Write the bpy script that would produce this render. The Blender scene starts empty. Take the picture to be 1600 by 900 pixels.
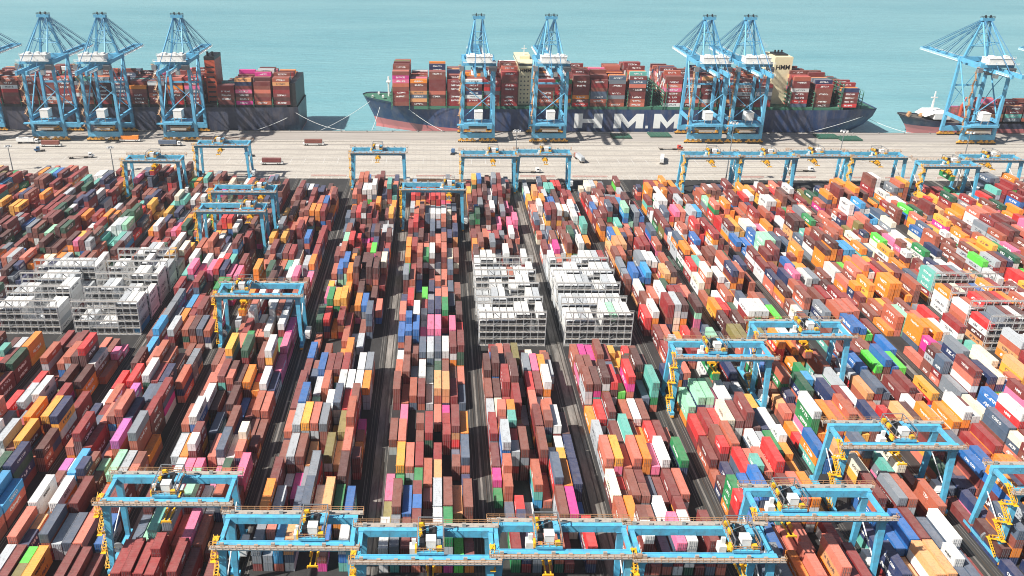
import bpy, bmesh, math, random
import numpy as np
from mathutils import Vector, Matrix
R = math.radians
random.seed(11)
scene = bpy.context.scene
COL = scene.collection

# ------------------------------------------------------------------ camera
F_PX, CX, CY = 1330.0, 683.5, 450.0          # focal length / principal point in 1600x900 pixels
H_CAM, PITCH, ROLL = 160.0, 24.82, 0.22
cp, sp = math.cos(R(PITCH)), math.sin(R(PITCH))
FW = Vector((0, cp, -sp)); RT0 = Vector((1, 0, 0)); UP0 = Vector((0, sp, cp))
RT = RT0 * math.cos(R(ROLL)) + UP0 * math.sin(R(ROLL))
UP = UP0 * math.cos(R(ROLL)) - RT0 * math.sin(R(ROLL))
CAMPOS = Vector((0, 0, H_CAM))
def proj(p):
    d = Vector(p) - CAMPOS
    z = d.dot(FW)
    return CX + F_PX * d.dot(RT) / z, CY - F_PX * d.dot(UP) / z
def unproj(u, v, z=0.0):
    d = FW + RT * ((u - CX) / F_PX) + UP * ((CY - v) / F_PX)
    t = (z - H_CAM) / d.z
    return CAMPOS + d * t
cd = bpy.data.cameras.new('camera'); cam = bpy.data.objects.new('camera', cd); COL.objects.link(cam)
cd.sensor_width = 36.0; cd.lens = F_PX / 1600 * 36.0
cd.shift_x = (800 - CX) / 1600.0
cd.clip_start = 1.0; cd.clip_end = 60000
cam.matrix_world = Matrix(((RT.x, UP.x, -FW.x, 0), (RT.y, UP.y, -FW.y, 0), (RT.z, UP.z, -FW.z, H_CAM), (0, 0, 0, 1)))
scene.camera = cam

# ------------------------------------------------------------------ light
TO_SUN = Vector((-0.63, -0.27, 0.72)).normalized()
world = bpy.data.worlds.new('World'); scene.world = world; world.use_nodes = True
wn = world.node_tree.nodes; wl = world.node_tree.links
sky = wn.new('ShaderNodeTexSky'); sky.sky_type = 'NISHITA'; sky.sun_disc = False
sky.sun_elevation = math.asin(TO_SUN.z); sky.sun_rotation = math.atan2(TO_SUN.x, TO_SUN.y)
sky.air_density = 1.0; sky.dust_density = 2.0; sky.altitude = 100
wl.new(sky.outputs[0], wn['Background'].inputs[0]); wn['Background'].inputs[1].default_value = 0.05
sd = bpy.data.lights.new('sun', 'SUN'); sd.energy = 5.0; sd.angle = R(1.0); sd.color = (1.0, 0.955, 0.89)
so = bpy.data.objects.new('sun', sd); COL.objects.link(so)
so.rotation_euler = (-TO_SUN).to_track_quat('-Z', 'Y').to_euler(); so.location = (-300, -300, 600)
scene.view_settings.view_transform = 'Standard'; scene.view_settings.look = 'None'
scene.view_settings.exposure = 0.72; scene.view_settings.gamma = 1.0
scene.cycles.pixel_filter_type = 'BLACKMAN_HARRIS'; scene.cycles.filter_width = 1.05
scene.cycles.max_bounces = 5; scene.cycles.diffuse_bounces = 3; scene.cycles.glossy_bounces = 2
scene.cycles.volume_bounces = 0; scene.cycles.transparent_max_bounces = 6

# ------------------------------------------------------------------ helpers
def lin(c):
    return tuple(((x / 255) / 12.92 if x / 255 <= 0.04045 else ((x / 255 + 0.055) / 1.055) ** 2.4) for x in c)

class MB:
    """collects polygons, becomes ONE mesh object"""
    def __init__(s): s.v = []; s.f = []; s.m = []
    def quad(s, pts, m=0):
        k = len(s.v); s.v += [tuple(p) for p in pts]; s.f.append(tuple(range(k, k + len(pts)))); s.m.append(m)
    def box(s, x0, x1, y0, y1, z0, z1, m=0, bottom=True):
        k = len(s.v)
        s.v += [(x0,y0,z0),(x1,y0,z0),(x1,y1,z0),(x0,y1,z0),(x0,y0,z1),(x1,y0,z1),(x1,y1,z1),(x0,y1,z1)]
        fs = [(4,5,6,7),(0,1,5,4),(1,2,6,5),(2,3,7,6),(3,0,4,7)] + ([(3,2,1,0)] if bottom else [])
        for f in fs: s.f.append(tuple(k + i for i in f)); s.m.append(m)
    def beam(s, p, q, w, h=None, w2=None, h2=None, m=0, up=(0, 0, 1)):
        h = w if h is None else h; w2 = w if w2 is None else w2; h2 = h if h2 is None else h2
        p = Vector(p); q = Vector(q); d = (q - p).normalized(); u = Vector(up)
        if abs(d.dot(u)) > 0.98: u = Vector((0, 1, 0))
        a = d.cross(u).normalized(); b = a.cross(d).normalized(); k = len(s.v)
        for c, ww, hh in ((p, w, h), (q, w2, h2)):
            for sa, sb in ((-1,-1),(1,-1),(1,1),(-1,1)):
                s.v.append(tuple(c + a * (sa * ww / 2) + b * (sb * hh / 2)))
        for f in ((0,1,5,4),(1,2,6,5),(2,3,7,6),(3,0,4,7),(3,2,1,0),(4,5,6,7)):
            s.f.append(tuple(k + i for i in f)); s.m.append(m)
    def tube(s, p, q, r, n=8, r2=None, m=0):
        r2 = r if r2 is None else r2
        p = Vector(p); q = Vector(q); d = (q - p).normalized(); u = Vector((0, 0, 1))
        if abs(d.dot(u)) > 0.98: u = Vector((0, 1, 0))
        a = d.cross(u).normalized(); b = a.cross(d).normalized(); k = len(s.v)
        for c, rr in ((p, r), (q, r2)):
            for i in range(n):
                t = 2 * math.pi * i / n; s.v.append(tuple(c + a * (math.cos(t) * rr) + b * (math.sin(t) * rr)))
        for i in range(n):
            j = (i + 1) % n; s.f.append((k + i, k + j, k + n + j, k + n + i)); s.m.append(m)
        s.f.append(tuple(k + i for i in range(n))[::-1]); s.m.append(m)
        s.f.append(tuple(k + n + i for i in range(n))); s.m.append(m)
    def rail(s, pts, h=1.1, t=0.07, step=2.0, m=0, mid=True):
        for p, q in zip(pts[:-1], pts[1:]):
            p = Vector(p); q = Vector(q); n = max(1, int(round((q - p).length / step)))
            for i in range(n + 1):
                c = p.lerp(q, i / n); s.beam(c, c + Vector((0, 0, h)), t, m=m)
            s.beam(p + Vector((0, 0, h)), q + Vector((0, 0, h)), t, m=m)
            if mid: s.beam(p + Vector((0, 0, h * .5)), q + Vector((0, 0, h * .5)), t * .8, m=m)
    def build(s, name, mats, parent=None, loc=(0, 0, 0), smooth=False):
        me = bpy.data.meshes.new(name); me.from_pydata(s.v, [], s.f)
        for m in (mats if isinstance(mats, (list, tuple)) else [mats]): me.materials.append(m)
        if any(s.m): me.polygons.foreach_set('material_index', s.m)
        bm = bmesh.new(); bm.from_mesh(me); bmesh.ops.recalc_face_normals(bm, faces=bm.faces); bm.to_mesh(me); bm.free()
        if smooth: me.polygons.foreach_set('use_smooth', [True] * len(me.polygons))
        me.update(); o = bpy.data.objects.new(name, me); COL.objects.link(o); o.location = loc
        if parent: o.parent = parent
        return o

def tag(o, label=None, cat=None, group=None, kind=None):
    if label: o['label'] = label
    if cat: o['category'] = cat
    if group: o['group'] = group
    if kind: o['kind'] = kind
    return o
def empty(name, loc, label, cat, group=None, rz=0):
    o = bpy.data.objects.new(name, None); COL.objects.link(o); o.location = loc; o.rotation_euler = (0, 0, rz)
    o.empty_display_size = 1
    return tag(o, label, cat, group)
KIDS = {}
def copy_tree(o, parent=None):
    c = o.copy(); COL.objects.link(c); c.parent = parent
    for ch in list(o.children): copy_tree(ch, c)
    return c
def kid(o, name):
    return [c for c in o.children if c.name.split('.')[0] == name]

# ------------------------------------------------------------------ materials
def nodes(name):
    m = bpy.data.materials.new(name); m.use_nodes = True
    return m, m.node_tree.nodes, m.node_tree.links, m.node_tree.nodes['Principled BSDF']
def mathn(n, l, op, a, b=None):
    x = n.new('ShaderNodeMath'); x.operation = op
    for i, s in enumerate((a, b)):
        if s is None: continue
        if isinstance(s, (int, float)): x.inputs[i].default_value = s
        else: l.new(s, x.inputs[i])
    return x.outputs[0]
def mixn(n, l, fac, a, b, blend='MIX'):
    x = n.new('ShaderNodeMix'); x.data_type = 'RGBA'; x.blend_type = blend
    for idx, s in ((0, fac), (6, a), (7, b)):
        if hasattr(s, 'is_linked') or hasattr(s, 'links'): l.new(s, x.inputs[idx])
        elif idx == 0: x.inputs[0].default_value = s
        else: x.inputs[idx].default_value = (*s[:3], 1)
    return x.outputs[2]
def noise(n, l, vec, scale, detail=3, rough=.55):
    x = n.new('ShaderNodeTexNoise'); x.inputs['Scale'].default_value = scale; x.inputs['Detail'].default_value = detail
    x.inputs['Roughness'].default_value = rough; l.new(vec, x.inputs['Vector']); return x.outputs[0]
def ramp(n, l, fac, stops):
    x = n.new('ShaderNodeValToRGB'); e = x.color_ramp.elements
    e[0].position, e[0].color = stops[0][0], (*stops[0][1], 1); e[1].position, e[1].color = stops[-1][0], (*stops[-1][1], 1)
    for p, c in stops[1:-1]:
        y = e.new(p); y.color = (*c, 1)
    l.new(fac, x.inputs[0]); return x.outputs[0]
def coords(n, kind='Object'):
    return n.new('ShaderNodeTexCoord').outputs[kind]
def scaled(n, l, vec, s):
    x = n.new('ShaderNodeMapping'); x.inputs['Scale'].default_value = s; l.new(vec, x.inputs[0]); return x.outputs[0]

def paint(name, rgb, rough=.5, dirt=.25, metal=0.0, scale=.6, dirtcol=(.12, .09, .07)):
    m, n, l, b = nodes(name); c = lin(rgb); v = coords(n)
    d = noise(n, l, v, scale, 4, .65)
    f = ramp(n, l, d, [(.42, (0, 0, 0)), (.75, (dirt, dirt, dirt))])
    l.new(mixn(n, l, f, c, dirtcol), b.inputs['Base Color'])
    b.inputs['Roughness'].default_value = rough; b.inputs['Metallic'].default_value = metal
    return m
M = {}
M['crane_blue'] = paint('crane_blue_paint', (88, 178, 212), .5, .5, scale=.45)
M['quay_blue'] = paint('quay_crane_blue_paint', (94, 170, 204), .5, .4, scale=.25)
M['crane_white'] = paint('white_paint', (226, 226, 222), .5, .2)
M['walk'] = paint('galvanised_walkway', (168, 160, 150), .6, .4, scale=1.5)
M['rail_brown'] = paint('handrail_tan', (182, 138, 98), .55, .3)
M['yellow'] = paint('safety_yellow_paint', (238, 180, 40), .45, .25)
M['bogie'] = paint('bogie_amber_paint', (226, 164, 62), .5, .35)
M['dark'] = paint('black_machinery', (28, 30, 34), .5, .2)
M['grey'] = paint('grey_steel', (120, 124, 128), .5, .3)
M['stay_blue'] = paint('stay_blue_paint', (58, 122, 162), .5, .3)
M['rope'] = paint('steel_rope', (46, 66, 84), .6, .1)
M['glass'] = paint('dark_window_glass', (30, 44, 56), .1, 0)
M['tyre'] = paint('tyre_rubber', (22, 22, 23), .8, .2)
M['rack_white'] = paint('rack_white_steel', (190, 192, 192), .5, .45, scale=1.2)
M['green_steel'] = paint('green_deck_steel', (64, 118, 96), .6, .35)
M['hatch_green'] = paint('green_hatch_paint', (44, 92, 76), .6, .35)
M['cream'] = paint('cream_tower_paint', (226, 214, 176), .5, .15, scale=.15)
M['ship_orange'] = paint('funnel_orange_paint', (186, 84, 58), .5, .25, scale=.2)
M['letter_white'] = paint('white_lettering', (236, 236, 232), .5, .06)
M['letter_black'] = paint('black_lettering', (26, 26, 28), .5, .05)
M['rope_white'] = paint('mooring_rope_white', (222, 224, 220), .8, .05)
M['truck_white'] = paint('truck_white_paint', (232, 232, 230), .35, .12)
M['truck_blue'] = paint('truck_blue_paint', (70, 110, 150), .35, .15)
M['truck_green'] = paint('truck_green_paint', (60, 150, 90), .35, .15)
M['truck_red'] = paint('truck_red_paint', (190, 70, 60), .35, .15)
M['barrier'] = paint('barrier_red_white', (196, 120, 110), .6, .3)

PAL = {'maroon': (118, 48, 46), 'dark red': (142, 40, 42), 'brown': (128, 70, 58), 'dark brown': (84, 42, 40), 'rust': (176, 92, 68),
       'salmon': (204, 112, 92), 'red': (204, 44, 46), 'orange': (236, 136, 38), 'amber': (240, 168, 62), 'tan': (222, 158, 104), 'white': (222, 222, 219),
       'cream': (230, 220, 196), 'pale grey': (176, 182, 186), 'grey': (122, 130, 138), 'slate': (78, 94, 114), 'blue': (36, 104, 172),
       'navy': (32, 48, 88), 'sky blue': (58, 156, 208), 'green': (28, 132, 74), 'lime': (88, 206, 66), 'dark green': (24, 82, 60),
       'teal': (96, 176, 162), 'pale green': (150, 206, 172), 'pink': (232, 112, 150), 'magenta': (208, 50, 138), 'lilac': (196, 104, 176),
       'olive': (124, 114, 62)}
PALL = {k: lin(c) for k, c in PAL.items()}
W_YARD = [('maroon', 17), ('dark red', 12), ('brown', 15), ('dark brown', 9), ('rust', 12), ('salmon', 7), ('red', 5.5), ('orange', 8), ('amber', 3.5), ('tan', 2), ('white', 10), ('cream', 2),
          ('pale grey', 4.5), ('grey', 5), ('slate', 7), ('blue', 4), ('navy', 7), ('sky blue', 1.6), ('green', 3.4), ('lime', .8), ('dark green', 2), ('teal', 2.6), ('pale green', 1), ('pink', 3.4), ('magenta', 1.5), ('olive', 1)]
W_RIGHT = [(a, w * {'orange': 1.7, 'white': 1.35, 'amber': 1.8, 'tan': 1.6, 'cream': 1.6, 'rust': 1.3, 'navy': .8, 'dark brown': .6}.get(a, 1)) for a, w in W_YARD]
W_LEFT = [(a, w * {'maroon': 1.2, 'dark brown': 1.5, 'dark red': 1.2, 'teal': 1.2, 'orange': .8, 'white': .9, 'lime': .4, 'salmon': .8}.get(a, 1)) for a, w in W_YARD]
W_SHIP = [('maroon', 24), ('dark red', 16), ('brown', 14), ('dark brown', 8), ('rust', 8), ('salmon', 6), ('red', 3), ('orange', 4), ('white', 6), ('grey', 3), ('navy', 5), ('slate', 4), ('pink', 2.5), ('magenta', .5), ('teal', 1.2), ('green', .6), ('tan', 2)]
def pick(w):
    return random.choices([a for a, _ in w], [b for _, b in w])[0]

def container_material(name, from_object):
    m, n, l, b = nodes(name)
    if from_object:
        oi = n.new('ShaderNodeObjectInfo'); c = oi.outputs['Color']
        geo = n.new('ShaderNodeNewGeometry'); pos = geo.outputs['Position']
        rnd = oi.outputs['Random']
    else:
        a = n.new('ShaderNodeAttribute'); a.attribute_name = 'col'; c = a.outputs['Color']
        pos = n.new('ShaderNodeNewGeometry').outputs['Position']
        fd = n.new('ShaderNodeAttribute'); fd.attribute_name = 'fdat'
        sx = n.new('ShaderNodeSeparateXYZ'); l.new(fd.outputs['Vector'], sx.inputs[0])
        ftype, rnd, logo = sx.outputs[0], sx.outputs[1], sx.outputs[2]
        uv = n.new('ShaderNodeUVMap'); uv.uv_map = 'uv'; su = n.new('ShaderNodeSeparateXYZ'); l.new(uv.outputs[0], su.inputs[0])
        U, V = su.outputs[0], su.outputs[1]
    # faded, chalky paint and rusty scuffs
    n1 = noise(n, l, pos, .35, 4, .7)
    c1 = mixn(n, l, ramp(n, l, n1, [(.40, (0, 0, 0)), (.85, (.12, .12, .12))]), c, (.5, .45, .42))
    n2 = noise(n, l, scaled(n, l, pos, (1.5, 1.5, .45)), 1.3, 5, .75)
    c2 = mixn(n, l, ramp(n, l, n2, [(.56, (0, 0, 0)), (.70, (.6, .6, .6))]), c1, (.10, .055, .04))
    nz = n.new('ShaderNodeSeparateXYZ'); l.new(n.new('ShaderNodeNewGeometry').outputs['True Normal'], nz.inputs[0])
    roof = mathn(n, l, 'GREATER_THAN', nz.outputs[2], .6)                 # roofs are bleached and stained by weather
    n3 = noise(n, l, pos, .9, 5, .75)
    c2 = mixn(n, l, mathn(n, l, 'MULTIPLY', roof, ramp(n, l, n3, [(.3, (.05, .05, .05)), (.7, (.16, .16, .16))])), c2, (.52, .44, .38))
    n4 = noise(n, l, scaled(n, l, pos, (.9, .35, 1)), 1.0, 5, .8)
    c2 = mixn(n, l, mathn(n, l, 'MULTIPLY', roof, ramp(n, l, n4, [(.52, (0, 0, 0)), (.72, (.55, .55, .55))])), c2, (.07, .055, .045))
    if not from_object:
        # frame edge, door gaps and lock rods on the ends, block lettering on some sides
        eu = mathn(n, l, 'ABSOLUTE', mathn(n, l, 'SUBTRACT', U, .5)); ev = mathn(n, l, 'ABSOLUTE', mathn(n, l, 'SUBTRACT', V, .5))
        isend = mathn(n, l, 'GREATER_THAN', ftype, 1.5)
        isside = mathn(n, l, 'MULTIPLY', mathn(n, l, 'GREATER_THAN', ftype, .5), mathn(n, l, 'LESS_THAN', ftype, 1.5))
        frame = mathn(n, l, 'GREATER_THAN', mathn(n, l, 'MAXIMUM', eu, ev), .455)
        rods = mathn(n, l, 'LESS_THAN', mathn(n, l, 'ABSOLUTE', mathn(n, l, 'SUBTRACT', mathn(n, l, 'FRACT', mathn(n, l, 'MULTIPLY', U, 4.0)), .5)), .10)
        gap = mathn(n, l, 'LESS_THAN', eu, .018)
        c3 = mixn(n, l, mathn(n, l, 'MULTIPLY', mathn(n, l, 'MULTIPLY', isend, frame), .35), c2, (.03, .025, .025))
        c3 = mixn(n, l, mathn(n, l, 'MULTIPLY', mathn(n, l, 'MULTIPLY', isend, rods), .28), c3, (.5, .48, .46))
        c3 = mixn(n, l, mathn(n, l, 'MULTIPLY', mathn(n, l, 'MULTIPLY', isend, gap), .8), c3, (.02, .02, .02))
        cell = n.new('ShaderNodeTexWhiteNoise'); cell.noise_dimensions = '3D'
        cmb = n.new('ShaderNodeCombineXYZ')
        l.new(mathn(n, l, 'FLOOR', mathn(n, l, 'MULTIPLY', U, 26.0)), cmb.inputs[0]); l.new(mathn(n, l, 'FLOOR', mathn(n, l, 'MULTIPLY', V, 5.0)), cmb.inputs[1]); l.new(rnd, cmb.inputs[2])
        l.new(cmb.outputs[0], cell.inputs['Vector'])
        zone = mathn(n, l, 'MULTIPLY', mathn(n, l, 'LESS_THAN', eu, .27), mathn(n, l, 'LESS_THAN', ev, .21))
        mark = mathn(n, l, 'MULTIPLY', mathn(n, l, 'MULTIPLY', zone, isside), mathn(n, l, 'MULTIPLY', logo, mathn(n, l, 'GREATER_THAN', cell.outputs[0], .42)))
        c3 = mixn(n, l, mathn(n, l, 'MAXIMUM', mark, 0.0), c3, (.72, .72, .7)); c3 = mixn(n, l, mathn(n, l, 'MAXIMUM', mathn(n, l, 'MULTIPLY', mark, -.8), 0.0), c3, (.05, .05, .07))
        c2 = c3
    l.new(c2, b.inputs['Base Color']); b.inputs['Roughness'].default_value = .55
    return m
M['cont_obj'] = container_material('container_paint', True)
M['cont_attr'] = container_material('container_paint_mass', False)

# ground
def ground_material():
    m, n, l, b = nodes('yard_asphalt'); v = coords(n)
    a = noise(n, l, scaled(n, l, v, (1, .25, 1)), .12, 6, .7); f = noise(n, l, v, 2.5, 4)
    c = ramp(n, l, a, [(.3, (.014, .0135, .0135)), (.55, (.032, .03, .029)), (.75, (.06, .056, .05))])
    l.new(mixn(n, l, ramp(n, l, f, [(.5, (0, 0, 0)), (.8, (.4, .4, .4))]), c, (.02, .02, .02)), b.inputs['Base Color'])
    b.inputs['Roughness'].default_value = .85; return m
def apron_material():
    m, n, l, b = nodes('apron_concrete'); v = coords(n)
    tr = noise(n, l, scaled(n, l, v, (.012, .45, 1)), 1.0, 6, .7)           # tyre tracks run along the quay
    c = ramp(n, l, tr, [(.28, (.34, .295, .25)), (.48, (.47, .43, .37)), (.72, (.55, .51, .45))])
    p = noise(n, l, v, .05, 5, .65)
    c = mixn(n, l, ramp(n, l, p, [(.4, (0, 0, 0)), (.75, (.5, .5, .5))]), c, (.36, .325, .285))
    s = noise(n, l, v, .35, 5, .8)
    c = mixn(n, l, ramp(n, l, s, [(.54, (0, 0, 0)), (.70, (.5, .5, .5))]), c, (.17, .15, .135))
    bk = n.new('ShaderNodeTexBrick'); bk.inputs['Scale'].default_value = .1; bk.inputs['Mortar Size'].default_value = .008
    bk.inputs['Color1'].default_value = (1, 1, 1, 1); bk.inputs['Color2'].default_value = (.9, .9, .9, 1); bk.inputs['Mortar'].default_value = (.55, .55, .55, 1)
    l.new(v, bk.inputs['Vector'])
    l.new(mixn(n, l, 1.0, c, bk.outputs[0], 'MULTIPLY'), b.inputs['Base Color'])
    b.inputs['Roughness'].default_value = .85; return m
def strip_material(name, lo, hi, sx=.3, sy=.03):
    m, n, l, b = nodes(name); v = coords(n)
    a = noise(n, l, scaled(n, l, v, (sx, sy, 1)), 1.0, 6, .75)
    l.new(ramp(n, l, a, [(.3, lo), (.7, hi)]), b.inputs['Base Color']); b.inputs['Roughness'].default_value = .85; return m
def water_material():
    m, n, l, b = nodes('harbour_water'); v = coords(n)
    a = noise(n, l, scaled(n, l, v, (.0014, .005, 1)), 1.0, 6, .65); st = noise(n, l, scaled(n, l, v, (.006, .05, 1)), 1.0, 4, .7)
    c = ramp(n, l, a, [(.3, (.12, .325, .375)), (.7, (.235, .455, .485))])
    l.new(mixn(n, l, ramp(n, l, st, [(.45, (0, 0, 0)), (.75, (.35, .35, .35))]), c, (.26, .48, .50)), b.inputs['Base Color'])
    b.inputs['Roughness'].default_value = .22; b.inputs['IOR'].default_value = 1.33
    w1 = noise(n, l, scaled(n, l, v, (.04, .13, 1)), 1.0, 7, .72)
    bp = n.new('ShaderNodeBump'); bp.inputs['Strength'].default_value = .9; bp.inputs['Distance'].default_value = 2.2
    l.new(w1, bp.inputs['Height']); l.new(bp.outputs[0], b.inputs['Normal']); return m
M['asphalt'] = ground_material(); M['apron'] = apron_material(); M['water'] = water_material()
M['lane_pale'] = strip_material('worn_lane_concrete', (.045, .042, .038), (.30, .275, .245), .35, .05)
M['lane_dark'] = strip_material('dark_lane_asphalt', (.016, .0155, .015), (.065, .061, .056), .9, .05)
M['quay_strip'] = strip_material('quay_edge_concrete', (.24, .215, .19), (.42, .38, .34), .02, .4)
M['line_white'] = strip_material('worn_white_line', (.4, .39, .37), (.7, .69, .66), .5, .5)
M['track_dark'] = strip_material('tyre_dark_band', (.20, .18, .16), (.42, .38, .34), .01, .8)
M['rail_steel'] = paint('rail_steel', (92, 84, 76), .5, .5, metal=.4)
M['quay_wall'] = paint('quay_wall_concrete', (96, 92, 86), .85, .5, scale=.2)

# ------------------------------------------------------------------ layout numbers
LANES = [-275, -243, -211, -179, -147, -115, -84, -52, -18.5, 13.4, 45.7, 78.7, 110.8, 143.5, 176, 208.5, 241, 273.5, 306, 338.5, 371, 403]
Y_NEAR, Y_FAR, Y_QUAY, Y_LAND, Y_WATER = 171.0, 503.0, 623.6, 593.0, 619.0
Z_WATER = -4.0
def sheet(name, x0, x1, y0, y1, z, mat):
    mb = MB(); mb.quad([(x0, y0, z), (x1, y0, z), (x1, y1, z), (x0, y1, z)]); o = mb.build(name, mat); tag(o, kind='structure'); return o
sheet('water', -9000, 9000, 400, 30000, Z_WATER, M['water'])
sheet('ground', -1500, 1500, -600, Y_QUAY - .6, 0, M['asphalt'])
sheet('quay_apron', -1500, 1500, Y_FAR + 4, Y_QUAY - .6, .004, M['apron'])
mb = MB(); mb.box(-1500, 1500, Y_QUAY - .6, Y_QUAY, -9, .25); mb.box(-1500, 1500, Y_QUAY - 1.6, Y_QUAY - .6, -9, -.01); tag(mb.build('quay_wall', M['quay_wall']), kind='structure')
sheet('quay_edge_strip', -1500, 1500, Y_LAND + 4, Y_QUAY - .6, .008, M['quay_strip'])
mb = MB()
for y, w in ((584, 3.0), (571, 2.2), (560, 1.6), (546, 2.4), (533, 1.4), (520, 1.2), (Y_LAND + 5, 4)):
    mb.quad([(-900, y, .012), (900, y, .012), (900, y + w, .012), (-900, y + w, .012)])
tag(mb.build('tyre_tracks', M['track_dark']), kind='structure')
mb = MB()
for y in (Y_LAND, Y_WATER): mb.box(-1200, 1200, y - .12, y + .12, .004, .14)
for X in LANES:
    for dx in (-1.3, 1.3): mb.box(X + dx - .1, X + dx + .1, 130, Y_FAR + 2, .01, .16)
tag(mb.build('crane_rails', M['rail_steel']), kind='structure')
mb = MB(); mp = MB(); ml = MB()
for i, X in enumerate(LANES):
    mb.quad([(X - 3.2, 100, .006), (X + 3.2, 100, .006), (X + 3.2, Y_FAR + 4, .006), (X - 3.2, Y_FAR + 4, .006)])
    wide = i % 2 == 0
    w = {-18.5: 3.0, 45.7: 3.6}.get(X, 1.9 if wide else .6)
    mp.quad([(X + (.6 if wide else 0) - w / 2, 100, .012), (X + (.6 if wide else 0) + w / 2, 100, .012), (X + (.6 if wide else 0) + w / 2, Y_FAR + 4, .012), (X + (.6 if wide else 0) - w / 2, Y_FAR + 4, .012)])
    for dx in (-3.1, -2.3, 2.3, 3.1):
        ml.quad([(X + dx - .06, 100, .011), (X + dx + .06, 100, .011), (X + dx + .06, Y_FAR + 4, .011), (X + dx - .06, Y_FAR + 4, .011)])
tag(mb.build('lane', M['lane_dark']), kind='structure'); tag(mp.build('lane_concrete_strip', M['lane_pale']), kind='structure'); tag(ml.build('lane_lines', M['lane_pale']), kind='structure')
mb = MB()
for y in (514, 526.5, 539.5, 553, 577):
    mb.quad([(-700, y, .016), (800, y, .016), (800, y + .22, .016), (-700, y + .22, .016)])
for X0, X1 in zip(LANES[:-1], LANES[1:]):
    for k in range(6):
        x = X0 + 4 + k * 4.6
        mb.quad([(x, 506, .016), (x + .2, 506, .016), (x + .2, 512.5, .016), (x, 512.5, .016)])
        if k % 2: mb.quad([(x, 540, .016), (x + .25, 540, .016), (x + .25, 552, .016), (x, 552, .016)])
tag(mb.build('apron_markings', M['line_white']), kind='structure')

# ------------------------------------------------------------------ containers: plan every stack first
W, PITCH_X, BAY = 2.44, 2.79, 12.78
CONT = []      # dicts: x (centre), y (front), z, L, h, c, block, row, bay, tier, n (stack height)
LOADS = []
BLOCKS = []
for i in range(len(LANES) - 1):
    mid = (LANES[i] + LANES[i + 1]) / 2
    if LANES[i] == 13.4: mid -= .6
    if LANES[i] == 45.7: mid += .2
    BLOCKS.append(mid)
RACK_ZONES = {}   # block index -> list of front Y of each rack
def blk(x): return min(range(len(BLOCKS)), key=lambda i: abs(BLOCKS[i] - x))
RACK_ZONES[blk(29)] = [292 + 13.55 * k for k in range(5)]
RACK_ZONES[blk(62)] = [292 + 13.55 * k for k in range(5)]
RACK_ZONES[blk(-131)] = [300 + 13.55 * k for k in range(5)]
RACK_ZONES[blk(-163)] = [300.5 + 13.55 * k for k in range(4)]
RACK_ZONES[blk(225)] = [290 + 13.55 * k for k in range(4)]
RTG_SPOTS = [  # (left lane, centre y, trolley share, holds, label)
    (-84, 175.5, .50, 'grey', 'blue gantry crane with yellow zigzag stairs near bottom left, lifting a grey container'),
    (-52, 160.0, .76, None, 'blue gantry crane at bottom edge just left of the wide pale lane, trolley far right'),
    (-18.5, 155.5, .55, None, 'blue gantry crane at bottom centre between the wide lane and narrow dark lane'),
    (13.4, 157.5, .35, None, 'blue gantry crane at bottom edge just right of centre, trolley left of its middle'),
    (45.7, 156.5, .88, None, 'blue gantry crane at bottom edge right of the lit lane, trolley near its right end'),
    (78.7, 171.0, .20, None, 'blue gantry crane near bottom right with open yellow spreader and long railed walkway'),
    (110.8, 200.5, .55, 'cream', 'blue gantry crane lifting a cream container at lower right'),
    (143.5, 181.0, .85, None, 'blue gantry crane cut off by the right edge at lower right'),
    (-84, 296.0, .23, 'orange', 'lone blue gantry crane in mid yard left of centre, lifting an orange container'),
    (78.7, 250.0, .40, 'green', 'blue gantry crane in mid right yard lifting a green container, nearer of two'),
    (110.8, 265.0, .58, 'rust', 'blue gantry crane in mid right yard lifting a rust container, farther of two'),
    (-179, 474.0, .50, 'red', 'blue gantry crane at far left end of the yard, below the third quay crane'),
    (-147, 507.0, .42, None, 'blue gantry crane standing farthest out on the apron at left of the yard'),
    (-115, 390.0, .86, None, 'blue gantry crane in left far yard, nearer one of an overlapping pair'),
    (-115, 419.0, .85, None, 'blue gantry crane in left far yard, farther one of an overlapping pair'),
    (-52, 492.0, .48, None, 'blue gantry crane at yard end in front of the big ship bow'),
    (13.4, 486.0, .62, None, 'blue gantry crane at yard end below the quay crane nearest the ship bow'),
    (45.7, 489.0, .55, None, 'blue gantry crane at yard end below the quay crane by the cream bridge tower'),
    (-18.5, 424.0, .86, None, 'blue gantry crane over the central block, low among far containers'),
    (143.5, 486.0, .55, None, 'blue gantry crane at yard end below the paired quay cranes, left of two'),
    (176, 486.0, .55, None, 'blue gantry crane at yard end below the paired quay cranes, right of two'),
    (208.5, 489.0, .40, None, 'blue gantry crane at yard end below the big ship funnel'),
    (241, 486.5, .55, None, 'blue gantry crane at yard end below the big ship stern'),
    (273.5, 469.0, .55, 'green', 'blue gantry crane at far right yard end lifting a green container'),
    (306, 482.0, .45, None, 'rightmost blue gantry crane at the far yard end')]
def lane_next(x): return LANES[LANES.index(x) + 1]

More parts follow.
